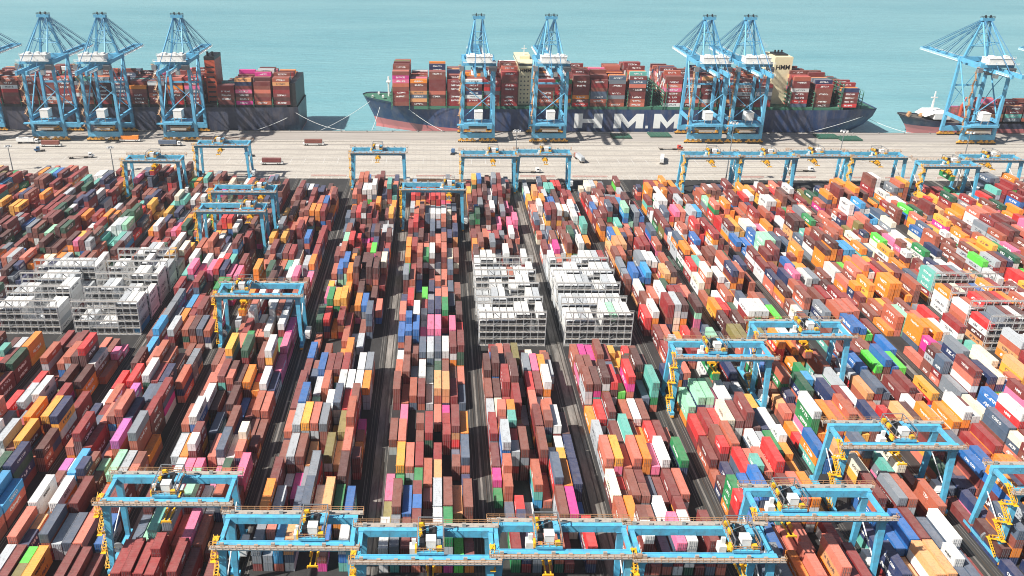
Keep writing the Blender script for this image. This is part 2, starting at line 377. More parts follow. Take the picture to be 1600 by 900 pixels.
def height_noise(b, k):
    return .5 + .5 * math.sin(b * 2.1 + k * 1.37) * math.cos(k * .71 - b * 1.3)
for bi, mid in enumerate(BLOCKS):
    x0 = mid - 4 * PITCH_X
    segs = []                                        # (front y, is_rack, bay no)
    y = Y_NEAR - 1.5 + random.uniform(-.5, .5) - (9 if mid < -55 or mid > 85 else 0); k = 0
    y_end = Y_FAR + 6 if mid < -140 else (Y_FAR - 4 if mid < -100 else Y_FAR - 12)
    zone = RACK_ZONES.get(bi)
    while y + 12.3 < y_end:
        if zone and zone[0] - 12.9 < y < zone[-1] + 14:
            for ry in zone: segs.append((ry + 1.3, True, k)); k += 1
            y = zone[-1] + 1.3 + 12.78
            continue
        segs.append((y, False, k)); y += BAY; k += 1
    lastbay = {}
    for (y, rk, k) in segs:
        pre = bool(zone) and bi != blk(225) and not rk and -28 < y - zone[0] < 0
        base = 1.7 + 2.6 * height_noise(bi, k) + random.uniform(-.6, .6); rh = 4; rleft = 0
        far = (y - 171) / 330
        run = None; WY = W_RIGHT if mid > 40 else (W_LEFT if mid < -30 else W_YARD)
        for r in range(9):
            xr = x0 + r * PITCH_X
            n = int(round(base + random.choice((-3, -2, -1, -1, 0, 0, 0, 0, 1, 1))))
            if random.random() < .06: n = 0
            n = max(0, min(5, n))
            if rk:
                if rleft <= 0: rh = random.choice((5, 4, 4, 4, 5, 5, 2, 1)) if bi != blk(225) else random.choice((5, 4, 4, 5, 3)); rleft = random.choice((1, 2, 2, 3))
                n = rh; rleft -= 1
            if pre: n = min(n, random.choice((2, 3, 3, 2)))
            if y > Y_FAR - 30: n = min(n, 4)
            if r in (0, 8) and not rk: n = min(n, random.choice((2, 3, 3, 4)))
            held = [s for s in RTG_SPOTS if s[3] and abs((s[0] + lane_next(s[0])) / 2 - mid) < 5 and abs(s[1] - y - 6) < 16]
            if held: n = min(n, 4)
            twenty = (random.random() < .16) and not rk
            for sub in ((0, 6.06), (6.13, 6.06)) if twenty else ((0, 12.19),):
                z = 0; nn = n if not twenty else max(0, n - random.choice((0, 0, 1)))
                prev = None
                for t in range(nn):
                    h = 2.59 if twenty or rk else random.choice((2.59, 2.9, 2.9))
                    if rk and bi != blk(225): c = random.choice(('white', 'white', 'white', 'pale grey')) if random.random() < .94 else pick(WY)
                    elif prev and random.random() < .28: c = prev
                    else: c = pick(WY)
                    if r and run and random.random() < .27 and t >= nn - 2 and not rk: c = run
                    elif (r, t) in lastbay and random.random() < .14 and not rk: c = lastbay[(r, t)]
                    lastbay[(r, t)] = c
                    prev = c
                    CONT.append(dict(x=xr + random.uniform(-.05, .05), y=y + sub[0] + random.uniform(-.06, .06), z=z, L=sub[1], h=h, c=c, b=bi, r=r, k=k, t=t, n=nn, top=(t == nn - 1), reefer=rk and c in ('white', 'pale grey')))
                    z += h + .012
                if nn: run = c
#OVERRIDES
SPOTS = [(28, 670, 'amber'), (58, 630, 'orange'), (97, 627, 'navy'), (88, 612, 'olive'), (163, 617, 'white'), (205, 618, 'lilac'), (155, 650, 'slate'), (170, 650, 'salmon'), (187, 660, 'lilac'), (203, 683, 'orange'), (218, 683, 'orange'), (233, 685, 'orange'), (250, 650, 'blue'), (123, 707, 'sky blue'), (98, 713, 'lilac'), (153, 703, 'brown'), (165, 708, 'white'), (197, 717, 'pale grey'), (213, 717, 'brown'), (27, 700, 'navy'), (63, 740, 'white'), (80, 807, 'slate'), (20, 813, 'salmon'), (33, 817, 'brown'), (50, 820, 'tan'), (65, 823, 'tan'), (115, 833, 'slate'), (133, 840, 'salmon'), (233, 807, 'teal'), (377, 743, 'dark red'), (277, 717, 'sky blue'), (315, 687, 'white'), (330, 720, 'salmon'), (347, 730, 'dark green'), (330, 647, 'slate'), (360, 640, 'slate'), (300, 650, 'rust'), (320, 613, 'white'), (358, 683, 'slate'), (388, 683, 'maroon'), (290, 807, 'pink'), (450, 643, 'rust'), (448, 680, 'slate'), (477, 643, 'amber'), (487, 647, 'salmon'), (503, 620, 'white'), (520, 620, 'slate'), (492, 683, 'white'), (535, 643, 'olive'), (515, 683, 'olive'), (543, 660, 'slate'), (563, 653, 'magenta'), (537, 683, 'salmon'), (552, 700, 'orange'), (513, 727, 'white'), (437, 743, 'maroon'), (468, 763, 'magenta'), (408, 777, 'orange'), (475, 687, 'brown'), (507, 773, 'tan'), (545, 773, 'blue'), (497, 770, 'white'), (618, 653, 'pink'), (630, 657, 'salmon'), (613, 713, 'amber'), (608, 753, 'pink'), (604, 787, 'salmon'), (622, 780, 'brown'), (628, 700, 'salmon'), (642, 693, 'pale grey'), (640, 730, 'rust'), (655, 727, 'rust'), (673, 627, 'pale grey'), (687, 650, 'salmon'), (699, 623, 'red'), (686, 690, 'amber'), (700, 690, 'pale green'), (716, 740, 'tan'), (733, 787, 'orange'), (728, 647, 'orange'), (727, 620, 'slate'), (730, 687, 'slate'), (637, 790, 'blue'), (653, 797, 'blue'), (685, 773, 'pale grey'), (685, 807, 'white'), (702, 800, 'green'), (718, 797, 'grey'), (660, 617, 'maroon'), (762, 640, 'pale grey'), (777, 630, 'salmon'), (777, 710, 'maroon'), (778, 787, 'green'), (878, 680, 'white'), (850, 677, 'brown'), (838, 677, 'dark green'), (863, 677, 'maroon'), (815, 677, 'rust'), (855, 713, 'white'), (872, 723, 'slate'), (885, 723, 'orange'), (843, 713, 'maroon'), (833, 763, 'rust'), (850, 753, 'salmon'), (877, 753, 'salmon'), (892, 757, 'salmon'), (888, 780, 'magenta'), (855, 787, 'red'), (820, 760, 'pale grey'), (820, 620, 'salmon'), (858, 627, 'rust'), (930, 650, 'orange'), (943, 643, 'red'), (960, 613, 'lime'), (993, 630, 'white'), (1003, 613, 'slate'), (937, 687, 'salmon'), (972, 680, 'maroon'), (952, 713, 'amber'), (1017, 683, 'red'), (1000, 720, 'brown'), (1017, 720, 'pink'), (1047, 720, 'pink'), (1063, 717, 'brown'), (965, 757, 'red'), (982, 753, 'brown'), (1070, 710, 'green'), (1033, 680, 'maroon'), (1073, 780, 'slate'), (1090, 780, 'brown'), (1090, 807, 'white'), (1040, 803, 'white'), (1022, 790, 'brown'), (992, 803, 'tan'), (1090, 653, 'red'), (1100, 627, 'pink'), (1113, 637, 'pink'), (1127, 703, 'red'), (1137, 667, 'rust'), (1152, 667, 'rust'), (1147, 737, 'navy'), (1183, 663, 'navy'), (1137, 630, 'cream'), (1253, 650, 'rust'), (1330, 623, 'white'), (1430, 620, 'white'), (1522, 657, 'blue'), (1520, 633, 'cream'), (1547, 690, 'tan'), (1583, 680, 'cream'), (1460, 747, 'green'), (1407, 743, 'rust'), (1473, 800, 'tan'), (1433, 830, 'maroon'), (1483, 850, 'maroon'), (1503, 853, 'white'), (1523, 857, 'green'), (1417, 853, 'slate'), (1507, 733, 'brown'), (1355, 733, 'cream'), (1273, 690, 'slate'), (1040, 340, 'white'), (1045, 365, 'white'), (1065, 375, 'orange'), (1085, 375, 'blue'), (955, 365, 'blue'), (1008, 410, 'sky blue'), (1012, 440, 'orange'), (1085, 505, 'blue'), (1065, 500, 'slate'), (1175, 450, 'navy'), (1240, 350, 'orange'), (1380, 385, 'amber'), (1410, 390, 'white'), (1530, 405, 'lime'), (1570, 400, 'navy'), (1560, 385, 'green'), (1235, 405, 'blue'), (1215, 475, 'lime'), (1370, 570, 'lime'), (1385, 540, 'blue'), (1320, 415, 'lime'), (475, 545, 'blue'), (520, 500, 'orange'), (585, 390, 'lime'), (475, 380, 'blue'), (240, 530, 'sky blue'), (255, 510, 'sky blue'), (240, 580, 'white'), (325, 495, 'orange'), (30, 400, 'blue'), (245, 385, 'lime'), (140, 350, 'white')]   # (u, v, colour): the topmost container seen at this place has this colour
tops = [c for c in CONT if c['top']]
for c in tops: c['uv'] = proj((c['x'], c['y'] + c['L'] / 2, c['z'] + c['h']))
taken = set()
for (u, v, cn) in SPOTS:
    best = min((c for c in tops if id(c) not in taken), key=lambda c: (c['uv'][0] - u) ** 2 + (c['uv'][1] - v) ** 2)
    if (best['uv'][0] - u) ** 2 + (best['uv'][1] - v) ** 2 < 260 and not best['reefer']: best['c'] = cn; taken.add(id(best))

# visible size of each container: a small depth buffer
BW, BH = 800, 450
def visible_pixels(cs):
    zb = np.full((BH, BW), 1e9); ib = np.full((BH, BW), -1, int)
    sc = BW / 1600.0
    for i, c in enumerate(cs):
        xa, xb, ya, yb, za, zb_ = c['x'] - W / 2, c['x'] + W / 2, c['y'], c['y'] + c['L'], c['z'], c['z'] + c['h']
        faces = [((xa, ya, zb_), (xb, ya, zb_), (xb, yb, zb_), (xa, yb, zb_)), ((xa, ya, za), (xb, ya, za), (xb, ya, zb_), (xa, ya, zb_))]
        xs = xb if xb < 0 else xa
        if xb < 0 or xa > 0: faces.append(((xs, ya, za), (xs, yb, za), (xs, yb, zb_), (xs, ya, zb_)))
        for f in faces:
            P = np.array([proj(p) for p in f]) * sc
            D = np.array([(Vector(p) - CAMPOS).dot(FW) for p in f])
            u0, v0 = np.floor(P.min(0)).astype(int); u1, v1 = np.ceil(P.max(0)).astype(int)
            u0, v0, u1, v1 = max(u0, 0), max(v0, 0), min(u1, BW), min(v1, BH)
            if u0 >= u1 or v0 >= v1: continue
            gx, gy = np.meshgrid(np.arange(u0, u1) + .5, np.arange(v0, v1) + .5)
            s = None; ins = np.ones(gx.shape, bool)
            ar = sum(P[j][0] * P[(j + 1) % 4][1] - P[(j + 1) % 4][0] * P[j][1] for j in range(4))
            for j in range(4):
                a, b = P[j], P[(j + 1) % 4]
                e = (b[0] - a[0]) * (gy - a[1]) - (b[1] - a[1]) * (gx - a[0])
                ins &= (e * ar >= 0)
            if not ins.any(): continue
            A = np.c_[P, np.ones(4)]; co = np.linalg.lstsq(A, 1 / D, rcond=None)[0]
            dz = 1 / (gx * co[0] + gy * co[1] + co[2])
            zz = zb[v0:v1, u0:u1]; w = ins & (dz < zz)
            zz[w] = dz[w]; ib[v0:v1, u0:u1][w] = i
    return np.bincount(ib[ib >= 0], minlength=len(cs))
incand = [c for c in CONT if c['y'] < 300]
vis = visible_pixels(incand)
order = np.argsort(-vis)
SINGLE = [incand[i] for i in order[:284] if vis[i] > 0]
single_ids = set(id(c) for c in SINGLE)
REST = [c for c in CONT if id(c) not in single_ids]

REEFER_END = lin((60, 64, 68)) + (1,)   # cooling unit's dark grille, deepened to paint in shade of the rack gap
def mass_containers(name, cs, along='y'):
    V = []; Fc = []; cols = []; fd = []; uvs = []
    for c in cs:
        k = len(V); a, b = (W / 2, c['L']) 
        if along == 'y': x0, x1, y0, y1 = c['x'] - W / 2, c['x'] + W / 2, c['y'], c['y'] + c['L']
        else: x0, x1, y0, y1 = c['x'], c['x'] + c['L'], c['y'], c['y'] + W
        z0, z1 = c['z'], c['z'] + c['h']
        V += [(x0,y0,z0),(x1,y0,z0),(x1,y1,z0),(x0,y1,z0),(x0,y0,z1),(x1,y0,z1),(x1,y1,z1),(x0,y1,z1)]
        rn = random.random(); lg = 0.0 if random.random() < .4 else (-1.0 if c['c'] in ('white', 'cream', 'pale grey', 'amber', 'tan') else 1.0)
        j = random.uniform(.82, 1.14); col = tuple(min(1, q * j) for q in PALL[c['c']]) + (1,)
        ty = (0, 2, 1, 2, 1) if along == 'y' else (0, 1, 2, 1, 2)
        for f, t in zip(((4,5,6,7),(0,1,5,4),(1,2,6,5),(2,3,7,6),(3,0,4,7)), ty):
            Fc.append(tuple(k + i for i in f)); cols.append(col if not (t == 2 and c.get('reefer')) else REEFER_END); fd.append((t, rn, lg)); uvs += [0, 0, 1, 0, 1, 1, 0, 1]
    me = bpy.data.meshes.new(name); me.from_pydata(V, [], Fc); me.materials.append(M['cont_attr'])
    a = me.attributes.new('col', 'FLOAT_COLOR', 'FACE'); a.data.foreach_set('color', np.array(cols, dtype=np.float32).ravel())
    a = me.attributes.new('fdat', 'FLOAT_VECTOR', 'FACE'); a.data.foreach_set('vector', np.array(fd, dtype=np.float32).ravel())
    uv = me.uv_layers.new(name='uv'); uv.data.foreach_set('uv', np.array(uvs, dtype=np.float32))
    me.update(); o = bpy.data.objects.new(name, me); COL.objects.link(o); return o
o = mass_containers('stacked_containers', REST)
tag(o, 'thousands of mixed coloured containers stacked in long rows across the yard', 'containers', kind='stuff')

# the single containers, with corrugated body, doors, rods and lettering
def corrugated_body(L, h):
    mb = MB(); w = W / 2; n = int(L / .42) ; d = .05
    mb.box(-w, w, 0, .12, 0, h, bottom=False)                     # rear/front frames sit at both ends
    mb.box(-w, w, L - .12, L, 0, h, bottom=False)
    for s in (-1, 1):                                           # corrugated side walls between rails
        prev = None
        for i in range(n * 2 + 1):
            y = .12 + (L - .24) * i / (n * 2); x = s * (w - .02 - (d if (i // 1) % 2 else 0))
            cur = ((x, y, .16), (x, y, h - .12))
            if prev: mb.quad([prev[0], cur[0], cur[1], prev[1]])
            prev = cur
        mb.box(s * w - (.08 if s > 0 else 0), s * w + (.08 if s < 0 else 0), .12, L - .12, 0, .17)
        mb.box(s * w - (.09 if s > 0 else 0), s * w + (.09 if s < 0 else 0), .12, L - .12, h - .13, h)
    prev = None
    for i in range(n + 1):                                      # ribbed roof
        y = .12 + (L - .24) * i / n; z = h - .02 - (.035 if i % 2 else 0)
        cur = ((-w + .09, y, z), (w - .09, y, z))
        if prev: mb.quad([prev[0], prev[1], cur[1], cur[0]])
        prev = cur
    mb.quad([(-w + .09, .12, .02), (w - .09, .12, .02), (w - .09, L - .12, .02), (-w + .09, L - .12, .02)])
    for sx in (-1, 1):                                          # corner castings, proud of the frame
        for y in (0, L - .18):
            for z in (0, h - .12): mb.box(sx * w - .1 + (.006 if sx > 0 else -.006), sx * w + .1 - (.1 if sx > 0 else .1) + (.1 if sx < 0 else .006), y - .006, y + .186, z - .004, z + .126)
    return mb
def door_mb(s, h):
    mb = MB(); x0, x1 = (.015, W / 2 - .12) if s > 0 else (-W / 2 + .12, -.015)
    mb.box(x0, x1, -.035, -.002, .14, h - .12)
    for z in (.5, h * .5, h - .55): mb.box(x0 + .04, x1 - .04, -.05, -.035, z, z + .08)
    return mb
def rods_mb(s, h):
    mb = MB(); x0, x1 = (.015, W / 2 - .12) if s > 0 else (-W / 2 + .12, -.015)
    for f in (.28, .72):
        x = x0 + (x1 - x0) * f; mb.tube((x, -.08, .1), (x, -.08, h - .08), .03, 6)
        mb.box(x - .02, x + .3, -.115, -.085, h * .42, h * .42 + .06)
    return mb
PROTO = {}
for L in (12.19, 6.06):
    for h in (2.59, 2.9):
        b = corrugated_body(L, h).build('body', M['cont_obj'])
        ds = [(door_mb(s, h).build('door', M['cont_obj']), rods_mb(s, h).build('lock_rods', M['grey'])) for s in (-1, 1)]
        PROTO[(L, h)] = (b.data, [(d.data, r_.data) for d, r_ in ds])
        for o in [b] + [q for d in ds for q in d]: bpy.data.objects.remove(o)
def text_mesh(s, size, mat, extrude=.015, bold=0.0, spacing=1.0):
    cu = bpy.data.curves.new('lettering', 'FONT'); cu.body = s; cu.size = size; cu.extrude = extrude; cu.offset = bold; cu.space_character = spacing
    cu.align_x = 'CENTER'; cu.align_y = 'CENTER'; cu.resolution_u = 2
    o = bpy.data.objects.new('lettering', cu); COL.objects.link(o); bpy.context.view_layer.update()
    me = bpy.data.meshes.new_from_object(o.evaluated_get(bpy.context.evaluated_depsgraph_get()))
    bpy.data.objects.remove(o); bpy.data.curves.remove(cu); me.materials.clear(); me.materials.append(mat); me.name = 'lettering'; return me
WORDS = {'magenta': ['ONE'], 'pink': ['ONE'], 'lilac': ['ONE'], 'orange': ['Hapag-Lloyd'], 'amber': ['Hapag-Lloyd'], 'navy': ['CMA CGM'], 'blue': ['CMA CGM', 'COSCO'], 'green': ['UASC', 'EVERGREEN'],
         'white': ['HMM', 'MAERSK', 'COSCO', 'OOCL'], 'cream': ['OOCL'], 'sky blue': ['COSCO'], 'slate': ['COSCO'], 'maroon': ['TRITON', 'HMM'], 'dark red': ['HMM', 'K LINE'], 'rust': ['HMM', 'TEX'], 'red': ['K LINE', 'HMM'], 'brown': ['TRITON']}
TM = {}
def word_mesh(wd, dark):
    k = (wd, dark)
    if k not in TM: TM[k] = text_mesh(wd, 1.15 if len(wd) > 5 else 1.4, M['letter_black'] if dark else M['letter_white'], bold=.02)
    return TM[k]
def add_container(name_c, loc, L, h, label, group, rz=0, word=None):
    root = empty('shipping_container', loc, label, 'container', group, rz)
    bd, ds = PROTO[(L, h)]
    j = random.uniform(.86, 1.12); col = tuple(min(1, q * j) for q in PALL[name_c]) + (1,)
    def mk(n, d, p):
        o = bpy.data.objects.new(n, d); COL.objects.link(o); o.parent = p; o.color = col; return o
    mk('body', bd, root)
    for d, r_ in ds:
        dd = mk('door', d, root); mk('lock_rods', r_, dd)
    if word:
        dark = name_c in ('white', 'cream', 'pale grey', 'tan', 'amber')
        for s in (-1, 1):
            o = mk('lettering', word_mesh(word, dark), root)
            o.location = (s * (W / 2 + .002), L / 2, h * .52); o.rotation_euler = (R(90), 0, R(90) * s)
            if L < 7: o.scale = (.62, .8, 1)
    return root
ORD = ['first', 'second', 'third', 'fourth', 'fifth', 'sixth', 'seventh', 'eighth', 'ninth', 'tenth', 'eleventh', 'twelfth', 'thirteenth', 'fourteenth', 'fifteenth']
NUM = ['zero', 'one', 'two', 'three', 'four', 'five', 'six']
bset = sorted(set(c['b'] for c in SINGLE)); labels = {}
def bname(b): return ORD[bset.index(b)] + ' block from left'
for c in SINGLE:
    size = 'long' if c['L'] > 7 else ('short front' if (c['y'] % 1, 1)[1] and not c.get('back') else 'short')
    c['size'] = size
bykey = {}
for c in SINGLE: bykey.setdefault((c['b'], c['r'], c['k'], c['L'] < 7), []).append(c)
for key, cs in bykey.items():
    ymin = min(q['y'] for q in CONT if (q['b'], q['r'], q['k']) == key[:3])
    for c in cs:
        c['size'] = 'long' if not key[3] else ('short near' if c['y'] - ymin < 3 else 'short far')
for c in SINGLE:
    if c['n'] == 1: pos = 'alone on ground'
    elif c['top']: pos = 'atop %s-high stack' % NUM[c['n']]
    else: pos = '%s from ground' % ORD[c['t']]
    lab = '%s %s container %s, row %s bay %s, %s' % (c['c'], c['size'], pos, ORD[c['r']], ORD[c['k']], bname(c['b']))
    if lab in labels: lab = lab.replace('container', 'box container')
    labels[lab] = 1
    h = c['h']; wd = None
    ws = WORDS.get(c['c'])
    if ws and random.random() < .5: wd = random.choice(ws)
    add_container(c['c'], (c['x'], c['y'], c['z']), 12.19 if c['L'] > 7 else 6.06, h, lab, 'containers stacked in the near rows', word=wd)

# ------------------------------------------------------------------ reefer racks
def make_rack(depth=1.15):
    wid = 9 * PITCH_X + .8; tiers = 5; th = 2.86; fr = MB(); fl = MB(); sts = []; rl = MB()
    for i in range(10):
        x = -wid / 2 + wid * i / 9
        for y in (.09, depth - .09): fr.beam((x, y, 0), (x, y, tiers * th + .1), .2, .16)
    for t in range(tiers + 1):
        z = .25 + t * th if t else .2
        for y in (.09, depth - .09): fr.beam((-wid / 2, y, z), (wid / 2, y, z), .14, .2)
        fl.box(-wid / 2, wid / 2, .2, depth - .2, z + .05, z + .1)
        rl.rail([(-wid / 2, .0, z + .13), (wid / 2, .0, z + .13)], 1.05, .07, 1.4)
    for i in (2, 6):
        st = MB(); xa = -wid / 2 + wid * i / 9; xb = xa + wid / 9
        for t in range(tiers): 
            p, q = ((xa, xb) if t % 2 else (xb, xa)); st.beam((p, depth * .5, .3 + t * th), (q, depth * .5, .3 + (t + 1) * th), .5, .1)
        sts.append(st)
    root = bpy.data.objects.new('reefer_rack', None); COL.objects.link(root)
    fr.build('frame', M['rack_white'], root); fl.build('walkway', M['walk'], root)
    for q in sts: q.build('stair', M['grey'], root)
    rl.build('railing', M['rack_white'], root)
    return root
rack0 = make_rack(); first = True
for bi, desc in ((blk(-163), 'far left block'), (blk(-131), 'second rack block from left'), (blk(29), 'block between the dark centre lanes'), (blk(62), 'block right of the lit lane'), (blk(225), 'far right block')):
    ys = RACK_ZONES[bi]
    for k, y in enumerate(ys):
        o = rack0 if first else copy_tree(rack0); first = False
        o.location = (BLOCKS[bi], y, 0)
        which = ['front white reefer rack', 'second white reefer rack from front', 'third white reefer rack from front', 'fourth white reefer rack from front', ''][k]
        if k == len(ys) - 1: which = 'rearmost white reefer rack'
        tag(o, '%s in the %s' % (which, desc), 'rack', 'white reefer racks')

# ------------------------------------------------------------------ yard gantry cranes
SPAN, GY, GZ = 31.6, 4.7, 22.4
def make_gantry():
    root = bpy.data.objects.new('gantry_crane', None); COL.objects.link(root); hs = SPAN / 2
    B = M['crane_blue']
    for s in (-1, 1):
        g = MB(); g.box(-hs - .3, hs + .3, s * GY - .7, s * GY + .7, GZ - 1.8, GZ)
        g.box(-hs + 1, hs - 1, s * (GY - .6) - .12, s * (GY - .6) + .12, GZ + .003, GZ + .2)
        for i in range(7): x = -hs + 2.6 + i * (SPAN - 5.2) / 6; g.box(x - .05, x + .05, s * GY - .74, s * GY + .74, GZ - 1.84, GZ + .03)
        go = g.build('girder', B, root)
        wkk = MB(); wkk.box(-hs - 1.6, hs + 1.6, s * (GY + .82) - (.0 if s > 0 else 1.5), s * (GY + .82) + (1.5 if s > 0 else 0), GZ - .12, GZ + .02)
        for i in range(17): x = -hs - 1.3 + i * (SPAN + 2.6) / 16; wkk.beam((x, s * (GY + .8), GZ - 1.2), (x, s * (GY + 2.2), GZ - .12), .1)
        for i in range(9): x = -hs + i * SPAN / 8 + .8; wkk.box(x, x + .9, s * (GY + .86) - (0 if s > 0 else .45), s * (GY + .86) + (.45 if s > 0 else 0), GZ + .03, GZ + .5 + .5 * (i % 3 == 0))
        wkk.build('walkway', M['walk'], root)
        r_ = MB(); r_.rail([(-hs - 1.6, s * (GY + 2.28), GZ + .02), (hs + 1.6, s * (GY + 2.28), GZ + .02)], 1.15, .09, 1.6)
        r_.rail([(-hs - 1.6, s * (GY + .9), GZ + .02), (-hs + .5, s * (GY + .9), GZ + .02)], 1.15, .09, 1.6)
        for xx in (-hs - 1.6, hs + 1.6): r_.rail([(xx, s * (GY + .82), GZ + .02), (xx, s * (GY + 2.28), GZ + .02)], 1.15, .09, 1.4)
        r_.build('railing', M['rail_brown'], root)
        for sx in (-1, 1):
            lg = MB(); lg.beam((sx * (hs - .9), s * GY, GZ - 1.81), (sx * (hs - .2), s * (GY + 1.3), 2.21), 1.75, 1.3, 1.15, 1.1, up=(0, 1, 0))
            lg.box(sx * (hs - .9) - 1.15, sx * (hs - .9) + 1.15, s * GY - .76, s * GY + .76, GZ - 2.0, GZ - 1.803)
            lg.build('leg', B, root)
    for sx in (-1, 1):
        e = MB(); e.box(sx * (hs - .4) - .5, sx * (hs - .4) + .5, -GY + .705, GY - .705, GZ - 1.4, GZ - .3); e.build('end_tie', B, root)
        sb = MB(); sb.box(sx * (hs - .1) - .7, sx * (hs - .1) + .7, -GY - 3.4, GY + 3.4, 1.2, 2.2); sb.build('sill_beam', B, root)
        br = MB(); br.tube((sx * (hs - .35), -GY - .9, 7.5), (sx * (hs - .6), GY + .2, 14.5), .16, 6); br.tube((sx * (hs - .35), -GY - .9, 7.5), (sx * (hs - .3), 0, 2.2), .16, 6); br.build('brace', M['crane_white'], root)
        for s in (-1, 1):
            bg = MB(); yy = s * (GY + 1.8)
            bg.box(sx * (hs - .1) - .5, sx * (hs - .1) + .5, yy - 1.9, yy + 1.9, .55, 1.19)
            for q in (-1.3, -.45, .45, 1.3): bg.tube((sx * (hs - .1) - .35, yy + q, .52), (sx * (hs - .1) + .35, yy + q, .52), .38, 10, m=1)
            bg.build('bogie', [M['bogie'], M['dark']], root)
    # zigzag stair outside the front left leg
    st = MB(); x = -hs - 1.0; n = 7; dz = (GZ - 2.2) / n
    for i in range(n):
        a, b = (-2.6, 1.6) if i % 2 == 0 else (1.6, -2.6)
        p = Vector((x + .2, -GY + a, 2.2 + i * dz)); q = Vector((x + .2, -GY + b, 2.2 + (i + 1) * dz))
        for d in (-.45, .45):
            st.beam(p + Vector((d, 0, 0)), q + Vector((d, 0, 0)), .1, .3); st.beam(p + Vector((d, 0, 1.1)), q + Vector((d, 0, 1.1)), .1)
            for f in (0, .33, .66): c = p.lerp(q, f) + Vector((d, 0, 0)); st.beam(c, c + Vector((0, 0, 1.1)), .08)
        for f in range(7): c = p.lerp(q, (f + .5) / 7); st.box(c.x - .42, c.x + .42, c.y - .14, c.y + .14, c.z - .03, c.z + .03)
        st.box(x - .4, x + .9, q.y - .8, q.y + .8, q.z - .06, q.z + .0)
    st.build('stair', M['yellow'], root)
    eh = MB(); eh.box(hs + .65, hs + 2.5, -2.6, 2.6, 2.3, 4.9); eh.box(hs + .6, hs + 2.55, -2.65, 2.65, 4.903, 5.05); eh.build('electrical_house', M['crane_white'], root)
    cr = MB(); cr.tube((-hs + .1, -1.2, 3.6), (-hs + .1, -.6, 3.6), 1.5, 18); cr.tube((-hs + .1, -1.3, 3.6), (-hs + .1, -.5, 3.6), .5, 10); cr.build('cable_reel', M['grey'], root)
    # trolley across both girders
    t = MB()
    for yy in (-GY + .6, GY - .6): t.box(-3.1, 3.1, yy - .45, yy + .45, GZ + .55, GZ + 1.2)
    for xx in (-2.7, 0, 2.7): t.box(xx - .3, xx + .3, -GY + 1.06, GY - 1.06, GZ + .6, GZ + 1.15)
    for yy in (-GY + .6, GY - .6):
        for xx in (-2.5, 2.5): t.tube((xx, yy - .2, GZ + .46), (xx, yy + .2, GZ + .46), .3, 10)
    tro = t.build('trolley', B, root)
    m = MB(); m.box(-1.0, 1.2, -3.4, -1.2, GZ + 1.21, GZ + 3.5); m.box(-1.08, 1.28, -3.48, -1.12, GZ + 3.503, GZ + 3.62); m.build('machine_house', M['crane_white'], tro)
    m = MB()
    for xx in (-1.7, 1.0): m.tube((xx, -.4, GZ + 1.9), (xx, 2.9, GZ + 1.9), .62, 12)
    m.box(-2.6, 2.3, .2, 1.5, GZ + 1.21, GZ + 1.7); m.box(-.4, .6, 2.0, 3.4, GZ + 1.21, GZ + 2.4)
    m.box(-2.6, -1.2, -2.6, -1.0, GZ + 1.21, GZ + 2.3)
    m.build('hoist_drum', M['dark'], tro)
    m = MB(); m.box(1.5, 2.9, -.6, 1.6, GZ + 1.71, GZ + 2.7); m.box(1.6, 2.8, 2.0, 3.3, GZ + 1.21, GZ + 2.2); m.build('motor', M['quay_blue'], tro)
    m = MB(); m.rail([(-3.1, -4.4, GZ + 1.2), (3.1, -4.4, GZ + 1.2), (3.1, 4.4, GZ + 1.2), (-3.1, 4.4, GZ + 1.2), (-3.1, -4.4, GZ + 1.2)], 1.2, .1, 1.5)
    m.build('railing', M['rail_brown'], tro); m = MB()
    g_ = MB()
    for q in (-2.9, 2.9):
        g_.beam((q, -4.2, GZ + 1.2), (q, -4.2, GZ + 4.2), .22); g_.beam((q, 4.2, GZ + 1.2), (q, 4.2, GZ + 4.2), .22); g_.beam((q, -4.2, GZ + 4.1), (q, 4.2, GZ + 4.1), .2)
    g_.beam((-2.9, 4.2, GZ + 4.1), (2.9, 4.2, GZ + 4.1), .2); g_.beam((-2.9, -1, GZ + 4.1), (2.9, 2, GZ + 4.1), .14)
    g_.build('service_frame', M['grey'], tro)
    for bxs in ((-3.6, -3.15, -4.2, -2.4, .7, 2.0), (1.4, 2.6, -4.2, -3.0, 1.21, 2.1), (-2.7, -1.9, .2, 1.6, 1.71, 2.9), (-2.8, -1.4, 3.6, 4.3, 1.21, 2.6)):
        m = MB(); m.box(*bxs[:4], GZ + bxs[4], GZ + bxs[5]); m.build('control_cabinet', M['yellow'], tro)
    cb = MB(); cb.box(-4.9, -3.2, -1.1, 1.1, GZ - 3.0, GZ - .7); cb.box(-4.4, -3.4, -.3, .3, GZ - .7, GZ + 1.15); cb.build('operator_cab', M['crane_white'], tro)
    s = MB(); Z = 16.4                                           # spreader, long side along the containers
    for xx in (-.95, .95): s.box(xx - .16, xx + .16, -3.2, 3.2, Z + .5, Z + .9)
    for yy in (-6.0, 6.0): s.box(-1.2, 1.2, yy - .16, yy + .16, Z + .05, Z + .45)
    for xx in (-.6, .6): s.box(xx - .14, xx + .14, -5.85, 5.85, Z + .08, Z + .42)
    s.box(-1.6, 1.6, -1.3, 1.3, Z + .92, Z + 1.6); s.box(-.9, .9, -.9, .9, Z + 1.603, Z + 2.4)
    for xx in (-1, 1):
        for yy in (-5.9, 5.9): s.box(xx * 1.22 - .1, xx * 1.22 + .1, yy - .25, yy + .25, Z - .3, Z + .1)
    spo = s.build('spreader', M['yellow'], tro)
    rp = MB()
    for xx in (-1.3, 1.3):
        for yy in (-1.0, 1.0): rp.beam((xx, yy, Z + 1.6), (xx * .8, yy * 1.6, GZ + .6), .07)
    rp.build('hoist_rope', M['rope'], spo)
    return root
